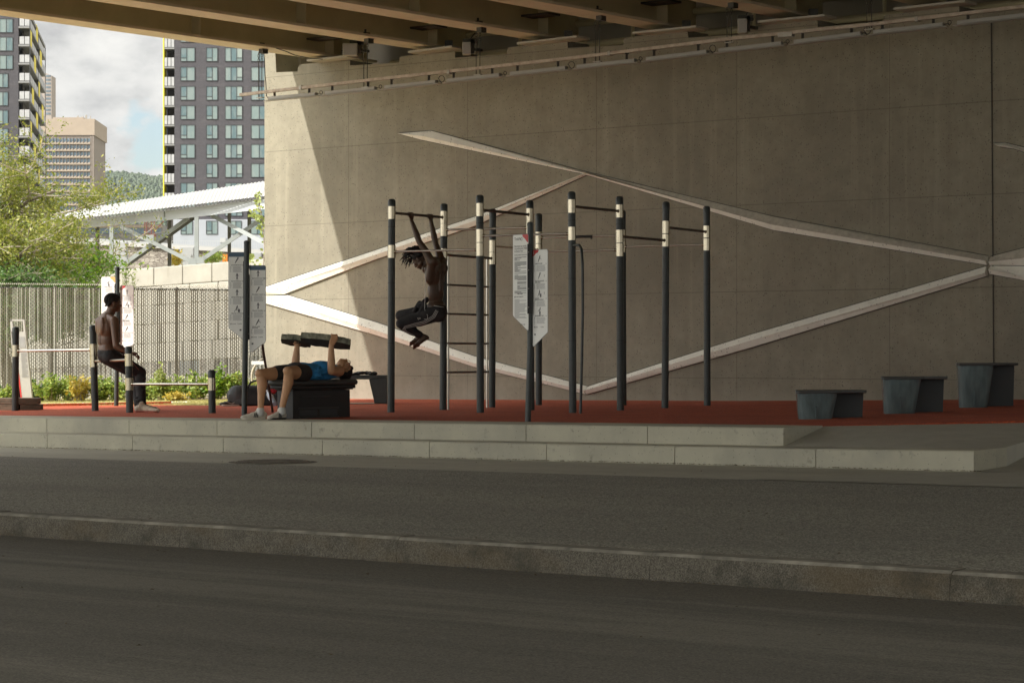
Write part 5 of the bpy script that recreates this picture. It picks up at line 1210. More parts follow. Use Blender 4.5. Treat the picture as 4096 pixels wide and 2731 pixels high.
open_hand(mb, wn_, (.9, .1, -.05), (.1, -.9, .2), (0, .2, 1), 30); open_hand(mb, wf_, (.9, -.35, -.1), (.2, .9, 0), (0, 0, 1), 30)
hc = q(303, 190, Ys-.02); P_, Rm = head(mb, hc, (.10, .04, 1), (.86, .38, -.22), 1.02)
mb.chain([q(235, 350, Ys), q(268, 300, Ys-.01), hc+Vector((-.015, 0, -.05))], [.075, .062, .056], 14)
body = remeshed(mb, 'body', 'skin_dark', h3, .0062, 5); eyes(P_, Rm, h3)
mb = MB(); mb.ball(P_(0, -.018, .043), .079, .095, .083, Rm, 20, 12); mb.ball(P_(0, -.058, .005), .062, .042, .05, Rm, 14, 10)
for i in range(9):
    x = (i-4)*.0175; hh = math.sqrt(max(0, 1-(x/.088)**2)); mb.tube([P_(x*.95, -.018+.099*hh*math.cos(a_), .043+.087*hh*math.sin(a_)) for a_ in [R(20+k*17) for k in range(13)]]+[P_(x*.85, -.088, -.045)], .0078, 6)
mb.build('cornrows', 'hair_black', h3, smooth=True)
mb = MB(); mb.ball(P_(.083, -.004, -.008), .008, nu=8, nv=6); mb.build('ear_stud', 'band_steel', h3)
sb = Stick(body); mb = MB(); nb = q(262, 318, Ys-.01); ring_ = [sb.near(nb+fc*math.cos(k*.4)*.07+ln*math.sin(k*.4)*.07+UPV*(-.012+.012*math.cos(k*.4)*-1), .002) for k in range(17)]; mb.tube(ring_, .0022, 5); mb.build('necklace', 'band_steel', h3)
mb = MB(); hn_, hf_ = q(262, 812, Ys-.07), q(215, 805, Ys+.08); kn, kf = q(628, 1005, 31.50), q(560, 1015, 31.85); an, af = q(640, 1385, 31.30), q(600, 1370, 31.55)
mb.ball(q(232, 800, Ys), .158, .125, .095, rot, 20, 14); mb.ball(q(222, 770, Ys), .152, .115, .085, rot, 18, 12)
for h_, k_, a_ in ((hn_, kn, an), (hf_, kf, af)):
    mb.chain([h_, h_.lerp(k_, .5), k_], [.108, .095, .075], 18); mb.chain([k_, k_.lerp(a_, .4)-fc*.01, k_.lerp(a_, .8), a_], [.074, .068, .062, .060], 18)
rnd = random.Random(12)
for i in range(16): f = rnd.uniform(.15, 1); c_ = kn.lerp(an, f); mb.ball(c_+Vector((rnd.uniform(-.05, .05), -.045, rnd.uniform(-.02, .02))), .042, .025, .012, nu=8, nv=6)
pants = remeshed(mb, 'trousers', 'black_cloth', h3, .0078, 3); stk = Stick(pants)
mb = MB(); cp_ = lambda x, y: (350+x/2.957, 1150+y/2.957); strip(mb, stk, [cp_(330, 735), cp_(430, 800), cp_(530, 885), cp_(628, 998)], .0042); mb.build('piping', 'red_piping', pants)
zz = lambda p: Vector((p.x, p.y, zp(p.x)+.001))
shoe_obj(h3, zz(ground(350+580/2.957, 1649)), zz(ground(350+845/2.957, 1649.5))-Vector((0, .03, 0)), 'shoe_cream', 'shoe_red')
gg = zz(at(350+570/2.957, 1640, 31.62)); shoe_obj(h3, gg, gg+Vector((.27, .02, 0)), 'shoe_cream', 'shoe_red')
# ------------------------------------------------------------------ fence with slats
fA = at(-420, 1413, 39.5); fB = at(1130, 1413, 41.6); fA.z = fB.z = 0; fd = (fB-fA).normalized(); fn = Vector((fd.y, -fd.x, 0)); FL = (fB-fA).length
ft = thing('chain_link_fence', 'tall chain-link fence woven with pale slats, left of the concrete wall', 'fence', (fA.x, fA.y, -.8))
FT = 1.14; FBt = -.76
mb = MB(); s = 0
rnd = random.Random(5)
while s < FL:
    w = .0235*rnd.uniform(.85, 1.1); a = fA+fd*s+fn*rnd.uniform(-.003, .003); tw = fn*rnd.uniform(-.006, .006)
    mb.add([a-fd*w/2-tw+Vector((0, 0, FBt)), a+fd*w/2+tw+Vector((0, 0, FBt)), a+fd*w/2+tw+Vector((0, 0, FT-.05+rnd.uniform(-.01, .01))), a-fd*w/2-tw+Vector((0, 0, FT-.05))], [(0, 1, 2, 3)])
    s += .034
mb.build('slats', 'slat', ft, fix=False)
mb = MB(); s = 0; pitch = .034; zh = .03; k = 0
while s < FL:                # each wire of the mesh zigzags from top to bottom
    z = FBt; side = 1 if k % 2 else -1; pts = []
    while z < FT: pts.append(fA+fd*(s+side*pitch/2)+fn*(.008*side)+Vector((0, 0, z))); side = -side; z += zh
    for a, b in zip(pts, pts[1:]):
        h = Vector((0, 0, .0028))+fd*.0016; mb.add([a-fd*.0036, a+fd*.0036, b+fd*.0036, b-fd*.0036], [(0, 1, 2, 3)])
    s += pitch; k += 1
mb.build('wire_mesh', 'fence_wire', ft, fix=False)
mb = MB(); s = 0
while s < FL:
    a = fA+fd*s+Vector((0, 0, FT)); mb.tube([a-fd*.014, a+Vector((0, 0, .028)), a+fd*.014], .0042, 5); s += .034
mb.build('top_knuckles', 'fence_wire_light', ft)
for s in (.2, 2.6, 3.6+1.05, 6.9):
    if s > FL: continue
    mb = MB(); a = fA+fd*s-fn*.04; mb.tube([a+Vector((0, 0, -1)), a+Vector((0, 0, FT-.02))], .028, 10); mb.build('fence_post', 'galv', ft, smooth='auto')
mb = MB(); mb.tube([fA-fn*.02+Vector((0, 0, FT-.06)), fB-fn*.02+Vector((0, 0, FT-.06))], .018, 8); mb.build('top_rail', 'fence_wire', ft)

# ------------------------------------------------------------------ plants
def leaves(mb, centre_fn, n, L, Wd, rnd, droop=.3):
    for i in range(n):
        c_, out = centre_fn(); d = Vector((rnd.gauss(0, 1), rnd.gauss(0, 1), rnd.gauss(0, .7)))+out*1.2-Vector((0, 0, droop)); d.normalize()
        sd = d.cross(Vector((rnd.gauss(0, 1), rnd.gauss(0, 1), rnd.gauss(0, 1)))).normalized(); l = L*rnd.uniform(.6, 1.3); w = Wd*rnd.uniform(.7, 1.2)
        mb.add([c_, c_+d*l*.45+sd*w, c_+d*l, c_+d*l*.45-sd*w], [(0, 1, 2, 3)])
def fern_bush(x, y_top, label, m, dY=0, wpx=60, seed=0, n=520):
    rnd = random.Random(seed); Y = 39.1+dY; b = floor_at(x, Y); h = (1596-y_top)/F*Y; w = wpx/F*Y
    t = thing('shrub', label, 'shrub', b, 'shrubs growing along the fence')
    st_ = MB(); lf = MB()
    ns = 26; n = int(n*1.7); w *= 1.15
    for i in range(ns):
        a = rnd.uniform(0, 6.28); rr = rnd.uniform(.1, 1); tip = b+Vector((math.cos(a)*w*rr*.5, math.sin(a)*w*rr*.4, h*rnd.uniform(.45, 1.0)*(1-.35*rr)))
        base = b+Vector((math.cos(a)*w*.12*rr, math.sin(a)*w*.1*rr, 0)); mid = base.lerp(tip, .5)+Vector((0, 0, h*.08)); P = [base, mid, tip]; st_.tube(P, [.006, .004, .002], 4)
        for k in range(int(n/ns)):
            f = rnd.uniform(.15, 1.05); c_ = base.lerp(mid, f*2) if f < .5 else mid.lerp(tip, f*2-1)
            c_ = c_+Vector((rnd.gauss(0, .025), rnd.gauss(0, .025), rnd.gauss(0, .02)))
            d = Vector((rnd.gauss(0, 1), rnd.gauss(0, 1), rnd.gauss(.15, .6))).normalized(); sd = d.cross(Vector((rnd.gauss(0, 1), rnd.gauss(0, 1), rnd.gauss(0, 1)))).normalized(); l = rnd.uniform(.04, .085); wd = l*.28
            lf.add([c_, c_+d*l*.5+sd*wd, c_+d*l, c_+d*l*.5-sd*wd], [(0, 1, 2, 3)])
    st_.build('stems', 'twig', t); lf.build('foliage', m, t, fix=False); return t
fern_bush(-70, 1490, 'dark green shrub cut by the left edge of the photo', 'leaf_dark', 0, 130, 1)
fern_bush(28, 1520, 'low green shrub at the left edge behind the timber stack', 'leaf_fern', -.5, 90, 2)
fern_bush(150, 1500, 'dark green shrub right of the grey totem', 'leaf_dark', .3, 110, 13, 700)
fern_bush(200, 1470, 'tall loose green shrub between the totem and the second low post', 'leaf_fern', 0, 130, 3, 700)
fern_bush(288, 1478, 'green shrub beside the golden one, left of the second low post', 'leaf_fern', 0, 110, 4)
fern_bush(322, 1465, 'golden yellow shrub left of the second low post', 'leaf_gold', -.2, 105, 5, 330)
fern_bush(405, 1480, 'dense green shrub under the seated man', 'leaf_fern', 0, 130, 6, 800)
fern_bush(468, 1500, 'green shrub around the foot of the white sign', 'leaf_fern', -.1, 110, 7, 600)
fern_bush(590, 1500, 'green shrub right of the seated man', 'leaf_fern', 0, 130, 8, 700)
fern_bush(636, 1445, 'tall thin pale green shrub rising against the fence', 'leaf_tall', -.1, 50, 9, 420)
fern_bush(690, 1490, 'reddish green shrub in the middle of the fence', 'leaf_fern', 0, 120, 10, 600)
fern_bush(705, 1560, 'low golden shrub at the lawn edge under the fence', 'leaf_gold', -.9, 90, 11, 240)
fern_bush(790, 1478, 'bushy green shrub behind the lowest post', 'leaf_fern', 0, 140, 12, 800)
fern_bush(870, 1462, 'tallest bright green shrub right of the lowest post', 'leaf_bright', 0, 120, 14, 700)
fern_bush(945, 1480, 'bright green shrub left of the shaded sign', 'leaf_fern', 0, 130, 15, 800)
fern_bush(1040, 1500, 'green shrub behind the bicycle by the wall corner', 'leaf_fern', .9, 110, 16, 500)
# grass tufts of the lawn
mb = MB(); rnd = random.Random(21)
for i in range(10500):
    x = rnd.uniform(-120, 1058); y = rnd.uniform(1596, 1621); g = ground(x, y)
    if g.y > 41 or g.y < 33.3: continue
    l = rnd.uniform(.012, .03); d = Vector((rnd.gauss(0, .5), rnd.gauss(0, .5), 1)).normalized()*l; w = Vector((.004, 0, 0)); mb.add([g-w, g+w, g+d], [(0, 1, 2)])
o = mb.build('lawn_blades', leafmat('leaf_grass', [(.34, .33, .10), (.50, .44, .18), (.40, .40, .14)]), fix=False); stuff(o, 'short dry yellow grass of the lawn in front of the fence', 'grass')

# weeds in front of the block wall
def weed(x, yt, seed, label):
    rnd = random.Random(seed); Y = 60; b = at(x, 1200, Y); b.z = -.83
    t = thing('tall_weed', label, 'weed', b, 'tall weeds in front of the block wall'); st_ = MB(); lf = MB()
    for k in range(4):
        top_ = at(x+rnd.uniform(-22, 22), yt+rnd.uniform(0, 45), Y+rnd.uniform(-.3, .3)); bb = b+Vector((rnd.uniform(-.1, .1), 0, 0)); st_.tube([bb, bb.lerp(top_, .5), top_], [.012, .009, .003], 5)
        for j in range(90):
            f = rnd.uniform(.5, 1.02); c_ = bb.lerp(top_, f); a = rnd.uniform(0, 6.28); d = Vector((math.cos(a), math.sin(a), .7)).normalized(); sd = d.cross(Vector((0, 0, 1))).normalized(); l = rnd.uniform(.09, .17)*(1.15-f*.5)
            lf.add([c_, c_+d*l*.5+sd*l*.15, c_+d*l, c_+d*l*.5-sd*l*.15], [(0, 1, 2, 3)])
    st_.build('stems', 'twig', t); lf.build('foliage', 'leaf_tall', t, fix=False)
weed(372, 1065, 1, 'tall pale weed left of the white sign, its stems leaning left'); weed(395, 1048, 2, 'tall pale weed close behind the left panel of the white sign'); weed(435, 1056, 3, 'tall pale weed between the block wall and the left sign panel'); weed(503, 1052, 4, 'tall pale weed right of the white sign pole'); weed(524, 1072, 5, 'shorter pale weed at the right of the white sign panels')
# creeper on the wall corner
t = thing('creeper', 'thin climbing creeper with yellow green leaves at the left edge of the concrete wall', 'creeper', at(1045, 1400, 41.2)); st_ = MB(); lf = MB(); rnd = random.Random(31)
P = [at(x, y, 41.2) for x, y in ((1066, 1592), (1062, 1300), (1050, 1120), (1058, 1000), (1052, 900), (1040, 830), (1035, 800), (1022, 775))]; st_.tube(P, .010, 5)
P2 = [at(x, y, 41.2) for x, y in ((1056, 940), (1040, 890), (1020, 862), (1012, 855))]; st_.tube(P2, .005, 5)
for Q_ in (P[1:], P2, [at(1030, 1075, 41.2), at(1012, 1030, 41.2), at(1008, 1040, 41.2)]):
    for a, b in zip(Q_, Q_[1:]):
        for k in range(13):
            c_ = a.lerp(b, rnd.random())+Vector((rnd.gauss(0, .03), rnd.gauss(0, .03), rnd.gauss(0, .03))); d = Vector((rnd.gauss(0, 1), -.5, rnd.gauss(0, 1))).normalized(); sd = d.cross(Vector((0, 1, 0))).normalized(); l = rnd.uniform(.05, .09)
            lf.add([c_, c_+d*l*.5+sd*l*.35, c_+d*l, c_+d*l*.5-sd*l*.35], [(0, 1, 2, 3)])
st_.build('stems', 'twig', t); lf.build('foliage', 'leaf_tall', t, fix=False)

# trees behind the fence
def tree(label, base, height, spread, lean, m, seed, nleaf, L, bare=0, droop=.2, low=.15, trunk=.13, levels=4):
    rnd = random.Random(seed); t = thing('tree', label, 'tree', base); br = MB(); tw = MB(); tips = []
    def grow(p, d, ln, r, lev):
        n = 4; pts = [p]; rs = [r]; q = p
        for k in range(n):
            d = (d+Vector((rnd.gauss(0, .16), rnd.gauss(0, .16), rnd.gauss(.02, .12)))).normalized(); q = q+d*ln/n; pts.append(q); rs.append(r*(1-.5*(k+1)/n))
            if lev >= 2: tips.append((q, lev))
        (br if lev < 2 else tw).tube(pts, rs, 6 if lev < 2 else 4)
        if lev < levels:
            for k in range(5 if lev else 8):
                f = rnd.uniform(.3, 1); pp = pts[min(int(f*n), n)]; a = rnd.uniform(0, 6.28); s_ = 1.0 if lev else 1.25
                dd = (d*.55+Vector((math.cos(a)*s_, math.sin(a)*s_*.8, rnd.uniform(-.25, .55)))).normalized(); grow(pp, dd, ln*rnd.uniform(.5, .72), r*.48, lev+1)
    grow(base, Vector((lean, 0, 1)).normalized(), height*.52, trunk, 0)
    br.build('trunk', 'bark', t, smooth='auto'); tw.build('twigs', 'twig', t, fix=False)
    lf = MB(); 
    good = [p for p in tips if p[0].z > base.z+height*low and p[1] >= 3 and p[0].z < base.z+height*(1-bare)]
    for i in range(nleaf):
        c_ = rnd.choice(good)[0]+Vector((rnd.gauss(0, .10), rnd.gauss(0, .10), rnd.gauss(-.03, .09))); d = Vector((rnd.gauss(0, 1), rnd.gauss(0, 1), rnd.gauss(-droop, .7))).normalized(); sd = d.cross(Vector((rnd.gauss(0, 1), rnd.gauss(0, 1), rnd.gauss(0, 1)))).normalized(); l = L*rnd.uniform(.6, 1.3)
        lf.add([c_, c_+d*l*.5+sd*l*.22, c_+d*l, c_+d*l*.5-sd*l*.22], [(0, 1, 2, 3)])
    lf.build('crown', m, t, fix=False); return t
tree('large loose olive green tree with bare top twigs at the left edge', at(40, 1413, 58)+Vector((0, 0, -.83)), 10.6, 3, -.03, 'leaf_willow', 12, 70000, .088, .08, .3, .22, .14)
tree('leaning branch of a grey green tree reaching right over the fence', at(115, 1413, 60)+Vector((0, 0, -.83)), 7.4, 3, .05, 'leaf_willow', 5, 30000, .082, .02, .3, .30, .10)
tree('smaller bright green bushy tree behind the fence beside the block wall', at(215, 1413, 57)+Vector((0, 0, -.83)), 5.0, 2, 0, 'leaf_bright', 9, 12000, .11, 0, .1, .25, .07)
tree('dark green bush low behind the fence under the olive tree', at(60, 1413, 55)+Vector((0, 0, -.83)), 4.2, 2, 0, 'leaf_dark', 19, 12000, .11, 0, .1, .2, .07)

# ------------------------------------------------------------------ concrete block wall
def row(px0, py0, Y0, px1, py1, Y1): return at(px0, py0, Y0), at(px1, py1, Y1)
a, b = row(-300, 1140, 78, 1800, 978, 69); t = thing('block_wall', 'pale retaining wall of big concrete blocks behind the fence', 'wall', (a.x, a.y, -.83))
d = (b-a); L = d.xy.length; dz = (b.z-a.z)/L; d2 = Vector((d.x, d.y, 0)).normalized(); nr = Vector((d2.y, -d2.x, 0))
mb = MB(); rnd = random.Random(8)
for r_ in range(5):
    s = -1.2 if r_ % 2 else -.6
    while s < L:
        w = 1.05+(.0 if r_ % 2 else .02); z0 = a.z-.58*(r_+1)+.006; g = rnd.uniform(-.015, .015); e = .008
        pts = []
        for (ss, zz) in ((s+e, 0), (s+w-e, 0), (s+w-e, .572), (s+e, .572)): p_ = a+d2*ss; pts.append(Vector((p_.x, p_.y, z0+zz+dz*ss))+nr*g)
        mb.prism(pts, -nr*.5); s += w
mb.build('blocks', 'block_concrete', t, bevel=.03)

# ------------------------------------------------------------------ covered steel conveyor bridge
t = thing('covered_ramp', 'white roofed steel gallery on braced grey legs rising to the right', 'gallery', at(450, 1050, 88)); k6 = lambda x, y, Y=88: at(300+x/2.94, 650+y/2.94, Y)
mb = MB(); A0, A1 = k6(-800, 768, 90), k6(4200, 168, 80.9); B0, B1 = k6(-800, 680, 96), k6(4200, -70, 91.5)
n_ = 230; P = []
for i in range(n_+1):
    f = i/n_; o_ = .035 if i % 2 else 0; P += [A0.lerp(A1, f)+Vector((0, 0, o_)), B0.lerp(B1, f)+Vector((0, 0, o_))]
mb.add(P, [(2*i, 2*i+2, 2*i+3, 2*i+1) for i in range(n_)]); mb.build('roof', 'white_roof', t)
mb = MB(); mb.bar(A0-Vector((0, 0, .06)), A1-Vector((0, 0, .06)), .06, .05)
for i in range(0, n_, 2): p_ = A0.lerp(A1, i/n_); mb.box(p_-Vector((0, .05, .0)), .05, .06, .06)
mb.build('eaves', 'struct_dark', t)
mb = MB(); F0, F1 = k6(75, 690, 89), k6(1035, 585, 86.5); 
def fasc(p0, p1, h0, h1):
    mb.prism([p0, p1, p1-Vector((0, 0, h1)), p0-Vector((0, 0, h0))], (0, .12, 0))
fasc(k6(80, 680, 89.7), k6(1040, 570, 87.2), .29, .33); fasc(k6(1060, 566, 87.2), k6(2155, 420, 84.5), .35, .40); fasc(k6(2165, 420, 84.5), k6(4180, 172, 81.2), .40, .46); mb.build('fascia', 'white_steel', t)
mb = MB(); mb.prism([k6(-900, 800, 95), k6(2600, 420, 92), k6(2600, 470, 92), k6(-900, 860, 95)], (0, .1, 0)); mb.build('rear_beam', 'struct_grey', t)
for i, (x, y0, y1, Y, w, m) in enumerate(((430, 750, 1300, 88, 15, 'struct_grey'), (1430, 640, 1200, 86, 16, 'struct_grey'), (265, 760, 1300, 94, 14, 'struct_dark'), (1112, 680, 1260, 93, 14, 'struct_dark'), (1815, 590, 1200, 92, 13, 'struct_dark'), (2050, 560, 1200, 91, 14, 'struct_dark'), (2520, 520, 1200, 84, 16, 'struct_grey'), (3500, 380, 1200, 82, 16, 'struct_grey'), (2800, 500, 1200, 90, 14, 'struct_dark'))):
    p_ = k6(x, y0, Y); mb = MB(); q = Vector((p_.x, Y, -.83)); ww = w/F*Y; mb.bar(q, p_, ww, ww*.9, (0, 1, 0)); mb.build('leg', m, t)
for (x0, y0, Y0, x1, y1, Y1, m) in ((520, 745, 88, 1380, 1170, 87.5, 'struct_grey'), (590, 1185, 88.3, 1330, 655, 87.8, 'struct_grey'), (620, 1200, 92, 1400, 650, 92, 'struct_dark'), (1460, 1165, 86, 2220, 650, 86, 'struct_grey'), (1610, 625, 86.6, 2480, 1080, 84.4, 'struct_grey'), (2560, 1100, 84, 3450, 420, 82.3, 'struct_grey')):
    mb = MB(); a = k6(x0, y0, Y0); b = k6(x1, y1, Y1); mb.bar(a, b, .14, .13, (0, 1, 0)); mb.build('brace', m, t)
for x_, y_ in ((1470, 1150), (1380, 1165), (880, 890)): mb = MB(); mb.box(k6(x_, y_, 85.8 if x_ > 1000 else 87), .28, .05, .24); mb.build('gusset', 'struct_grey', t)

# rubble wall, parapets, cabinets, trestle
a = at(-200, 948, 104); b = at(1700, 1051, 98.3); t = thing('rubble_wall', 'old rubble stone wall with a white coping behind the steel legs', 'wall', (a.x, a.y, -.83))
mb = MB(); mb.prism([a, b, Vector((b.x, b.y, -.83)), Vector((a.x, a.y, -.83))], (0, .8, 0)); mb.build('stonework', 'rubble_stone', t)
mb = MB(); up = Vector((0, 0, .16)); mb.prism([a+up*.02, b+up*.02, b+up, a+up], (0, 1.0, 0)); c = mb.build('coping', 'cap_white', t); c.location.y -= .15
a = at(-200, 915, 112); b = at(1700, 1041, 106.3); mb = MB(); mb.prism([a, b, Vector((b.x, b.y, -.83)), Vector((a.x, a.y, -.83))], (0, .3, 0)); o = mb.build('road_parapet', 'parapet'); tag(o, 'pale grey road parapet sloping down behind the rubble wall', 'parapet')
for i, (x0, x1, y0, y1, l_) in enumerate(((456, 507, 967, 1075, 'grey cabinet in front of the rubble wall, between the two left legs'), (719, 776, 987, 1075, 'grey cabinet beside the middle leg of the gallery'), (1006, 1045, 1010, 1075, 'grey cabinet low by the concrete wall corner'))):
    p0 = at(x0, y0, 98); p1 = at(x1, y1, 98); t = thing('cabinet', l_, 'cabinet', Vector(((p0.x+p1.x)/2, 98, -.83)), 'grey cabinets by the rubble wall')
    w = p1.x-p0.x; mb = MB(); mb.box(((p0.x+p1.x)/2, 98.2, (p0.z-.83)/2), w, .4, p0.z+.83); mb.build('body', 'panel_grey', t, bevel=.01)
    mb = MB(); mb.box(((p0.x+p1.x)/2, 97.99, p0.z-.3), w*.9, .02, .5); mb.box(((p0.x+p1.x)/2+w*.3, 97.96, p0.z-.35), .04, .03, .08); mb.build('door', 'panel_grey', t)
def shrub_far(x, y, w, h, m, seed, label, Y=96):
    rnd = random.Random(seed); t = thing('shrub', label, 'shrub', at(x, y+h/2, Y)); lf = MB(); st_ = MB()
    for i in range(700):
        u_, v_ = rnd.gauss(0, .3), rnd.gauss(0, .3); c_ = at(x+u_*w, y+v_*h, Y+rnd.gauss(0, .2)); l = rnd.uniform(.06, .12); d = Vector((rnd.gauss(0, 1), rnd.gauss(0, 1), rnd.gauss(0, 1))).normalized(); sd = d.cross(Vector((0, 1, .2))).normalized()
        lf.add([c_, c_+d*l*.5+sd*l*.3, c_+d*l, c_+d*l*.5-sd*l*.3], [(0, 1, 2, 3)])
    for i in range(6): st_.tube([at(x+rnd.uniform(-4, 4), y+h*.6, Y), at(x+rnd.uniform(-w, w)*.3, y, Y)], .012, 4)
    st_.build('stems', 'twig', t); lf.build('foliage', m, t, fix=False)
shrub_far(705, 1035, 34, 44, 'leaf_gold', 2, 'golden brown shrub at the foot of the middle dark leg')
shrub_far(850, 1030, 60, 30, 'leaf_fern', 3, 'reddish green shrub on the rubble wall near the orange panel')
mb = MB(); p0 = at(890, 1017, 97); p1 = at(912, 1050, 97); mb.box(((p0.x+p1.x)/2, 97, (p0.z+p1.z)/2), p1.x-p0.x, .1, p0.z-p1.z); tag(mb.build('orange_barrier', leafmat('orange_plastic', [(.6, .2, .03), (.6, .2, .03)], 0)), 'small orange panel behind the block wall near the corner', 'barrier')
t = thing('rusty_trestle', 'small rusty steel trestle seen under the gallery', 'trestle', at(598, 945, 150))
mb = MB()
for x0 in (579, 586, 607, 617): mb.bar(at(x0, 880, 150), at(x0, 943, 150), .07, .07)
for y in (885, 905, 925): mb.bar(at(586, y, 150), at(607, y+20, 150), .04, .04); mb.bar(at(607, y, 150), at(586, y+20, 150), .04, .04)
mb.bar(at(617, 925, 150), at(655, 885, 150), .07, .07); mb.build('frame', 'rust', t)
mb = MB(); mb.box(at(598, 942, 149.7), .8, .5, .18); mb.build('foot', 'rust', t)

# ------------------------------------------------------------------ buildings
def window(parent, x0, x1, z0, z1, Y, panes, Mx=None, lowbar=None):
    """framed window on a wall facing the viewer at depth Y; panes: list of fractions"""
    fr = MB(); w = x1-x0; t_ = .07; y = Y-.06
    fr.box(((x0+x1)/2, y, z0+t_/2), w, .1, t_); fr.box(((x0+x1)/2, y, z1-t_/2), w, .1, t_)
    for x in [x0+t_/2, x1-t_/2]+[x0+w*f for f in panes]: fr.box((x, y, (z0+z1)/2), t_, .1, z1-z0-2*t_-.004)
    gl = MB(); ed = [0]+list(panes)+[1]
    for i in range(len(ed)-1):
        a, b = x0+w*ed[i]+.03, x0+w*ed[i+1]-.03; lb = lowbar is not None and i in lowbar
        zz = [z0+.05]+([z0+(z1-z0)*.26] if lb else [])+[z1-.05]
        if lb: fr.box(((a+b)/2, y, z0+(z1-z0)*.26), b-a-.02, .1, t_)
        for c_, d in zip(zz, zz[1:]): gl.add([(a, y+.02, c_), (b, y+.02, c_), (b, y+.02, d), (a, y+.02, d)], [(0, 1, 2, 3)])
    f = fr.build('window', 'win_frame', parent); gl.build('pane', 'tower_glass', f, fix=False); return f
Yt = 375.0; sc = F/Yt
X = lambda px: (px-2048)/sc; Z = lambda py: (HY-py)/sc
t = thing('apartment_tower', 'dark grey brick apartment tower with yellow edge and corner balconies, right of the hill', 'building', (X(860), Yt, -.83))
mb = MB(); zt = Z(-80); zpod = Z(880)
mb.prism([Vector((X(698), Yt, zpod)), Vector((X(1190), Yt, zpod)), Vector((X(1190), Yt, zt)), Vector((X(698), Yt, zt))], (0, 18, 0))
mb.build('brick_wall', 'tower_brick', t)
mb = MB(); mb.prism([Vector((X(657), Yt+3, -.83)), Vector((X(698)-.02, Yt+3, -.83)), Vector((X(698)-.02, Yt+3, zt)), Vector((X(657), Yt+3, zt))], (0, 14, 0)); mb.build('balcony_recess', 'balcony_dark', t)
mb = MB(); mb.box((X(654), Yt+1.6, (zt+Z(800))/2), .16, 3.1, zt-Z(800))
mb.build('yellow_fin', 'yellow_panel', t)
base_rows = [114+77.2*i for i in range(-2, 11)]
for i, y in enumerate(base_rows):
    z1 = Z(y); z0 = Z(y+56)
    if y < 40 or y > 840: continue
    for (a, b, pn, lb) in ((722, 780, (.43,), (0,)), (825, 871, (.52,), (0,)), (900, 970, (.34, .67), (2,)), (1004, 1072, (.48,), ())): window(t, X(a), X(b), z0, z1, Yt, pn, None, lb)
for i in range(-2, 10):
    y = 152+77.2*i
    if y < 20 or y > 800: continue
    zb_ = Z(y+39)
    mb = MB(); mb.box((X(677.5), Yt+1.5, zb_-.12), X(698)-X(657)-.02, 3.0, .24); s_ = mb.build('balcony', 'slab_grey', t)
    m2 = MB()
    for k in range(3): m2.box((X(657)+(k+.5)*(X(698)-X(657))/3, Yt-.02, zb_+.74), (X(698)-X(657))/3-.1, .06, 1.36)
    m2.build('rail_panels', 'balcony_rail', s_)
mb = MB(); mb.prism([Vector((X(700), Yt-2, -.83)), Vector((X(1190), Yt-2, -.83)), Vector((X(1190), Yt-2, zpod-.02)), Vector((X(700), Yt-2, zpod-.02))], (0, 15, 0)); mb.build('podium', 'white_siding', t)
for (a, b, pn, lb) in ((730, 778, (.45,), (0,)), (831, 877, (.5,), (0,)), (926, 972, (.5,), ()), (1008, 1060, (.5,), ())): window(t, X(a), X(b), Z(940), Z(886), Yt-2, pn, None, lb)
mb = MB(); mb.box((X(898), Yt-2.1, Z(963)), .9, .1, .7); mb.build('vent', 'panel_grey', t)
mb = MB()
for x in range(700, 1075, 9): mb.box((X(x), Yt-6, Z(985)), .04, .04, 1.1)
mb.box((X(890), Yt-6, Z(971)), X(1075)-X(700), .05, .05); o = mb.build('terrace_railing', 'panel_grey', t)

# left tower
YA = 400.0; YD = 444.0
t = thing('apartment_tower', 'dark apartment tower at the left edge with white and yellow balcony side', 'building', (-84, YA, -.83))
xa = lambda px: (px-2048)/F*YA; za = lambda py: (HY-py)/F*YA
zt = za(60); pc = Vector((xa(120), YA, 0)); pdn = Vector(((182-2048)/F*YD, YD, 0)); xl = xa(-150)
mb = MB(); sdv = Vector((((182-2048)/F*YD-(120-2048)/F*YA), YD-YA, 0))*.95; mb.prism([Vector((xl, YA, -.83)), Vector((xa(74), YA, -.83)), Vector((xa(74), YA, zt)), Vector((xl, YA, zt))], sdv); mb.build('brick_wall', 'tower_brick', t)
dv = (pdn-pc); q0 = Vector((xa(74)+.02, YA+2.5, 0)); q1 = Vector((xa(112)-1.3, YA+2.5, 0)); q2 = q1+dv*.97; q3 = Vector((xa(74)+.02, YA+2.5, 0))+dv*.95
mb = MB(); mb.prism([v+Vector((0, 0, -.83)) for v in (q0, q1, q2, q3)], (0, 0, zt+.83)); mb.build('balcony_recess', 'balcony_dark', t)
mb = MB(); mb.box((xa(105), YA+2, zt-.2), 4, 6, .5); 
for y in range(76, 1400, 73):
    z0 = za(y+56); z1 = za(y)
    if y > 60 and y < 900:
        window(t, xa(-2 - (8 if y > 280 else 0)), xa(52 if y < 260 else 33), z0, z1, YA, (.5,), None, ())
        window(t, xa(-90), xa(-40), z0, z1, YA, (.5,), None, ())
rnd = random.Random(77); ri = 0
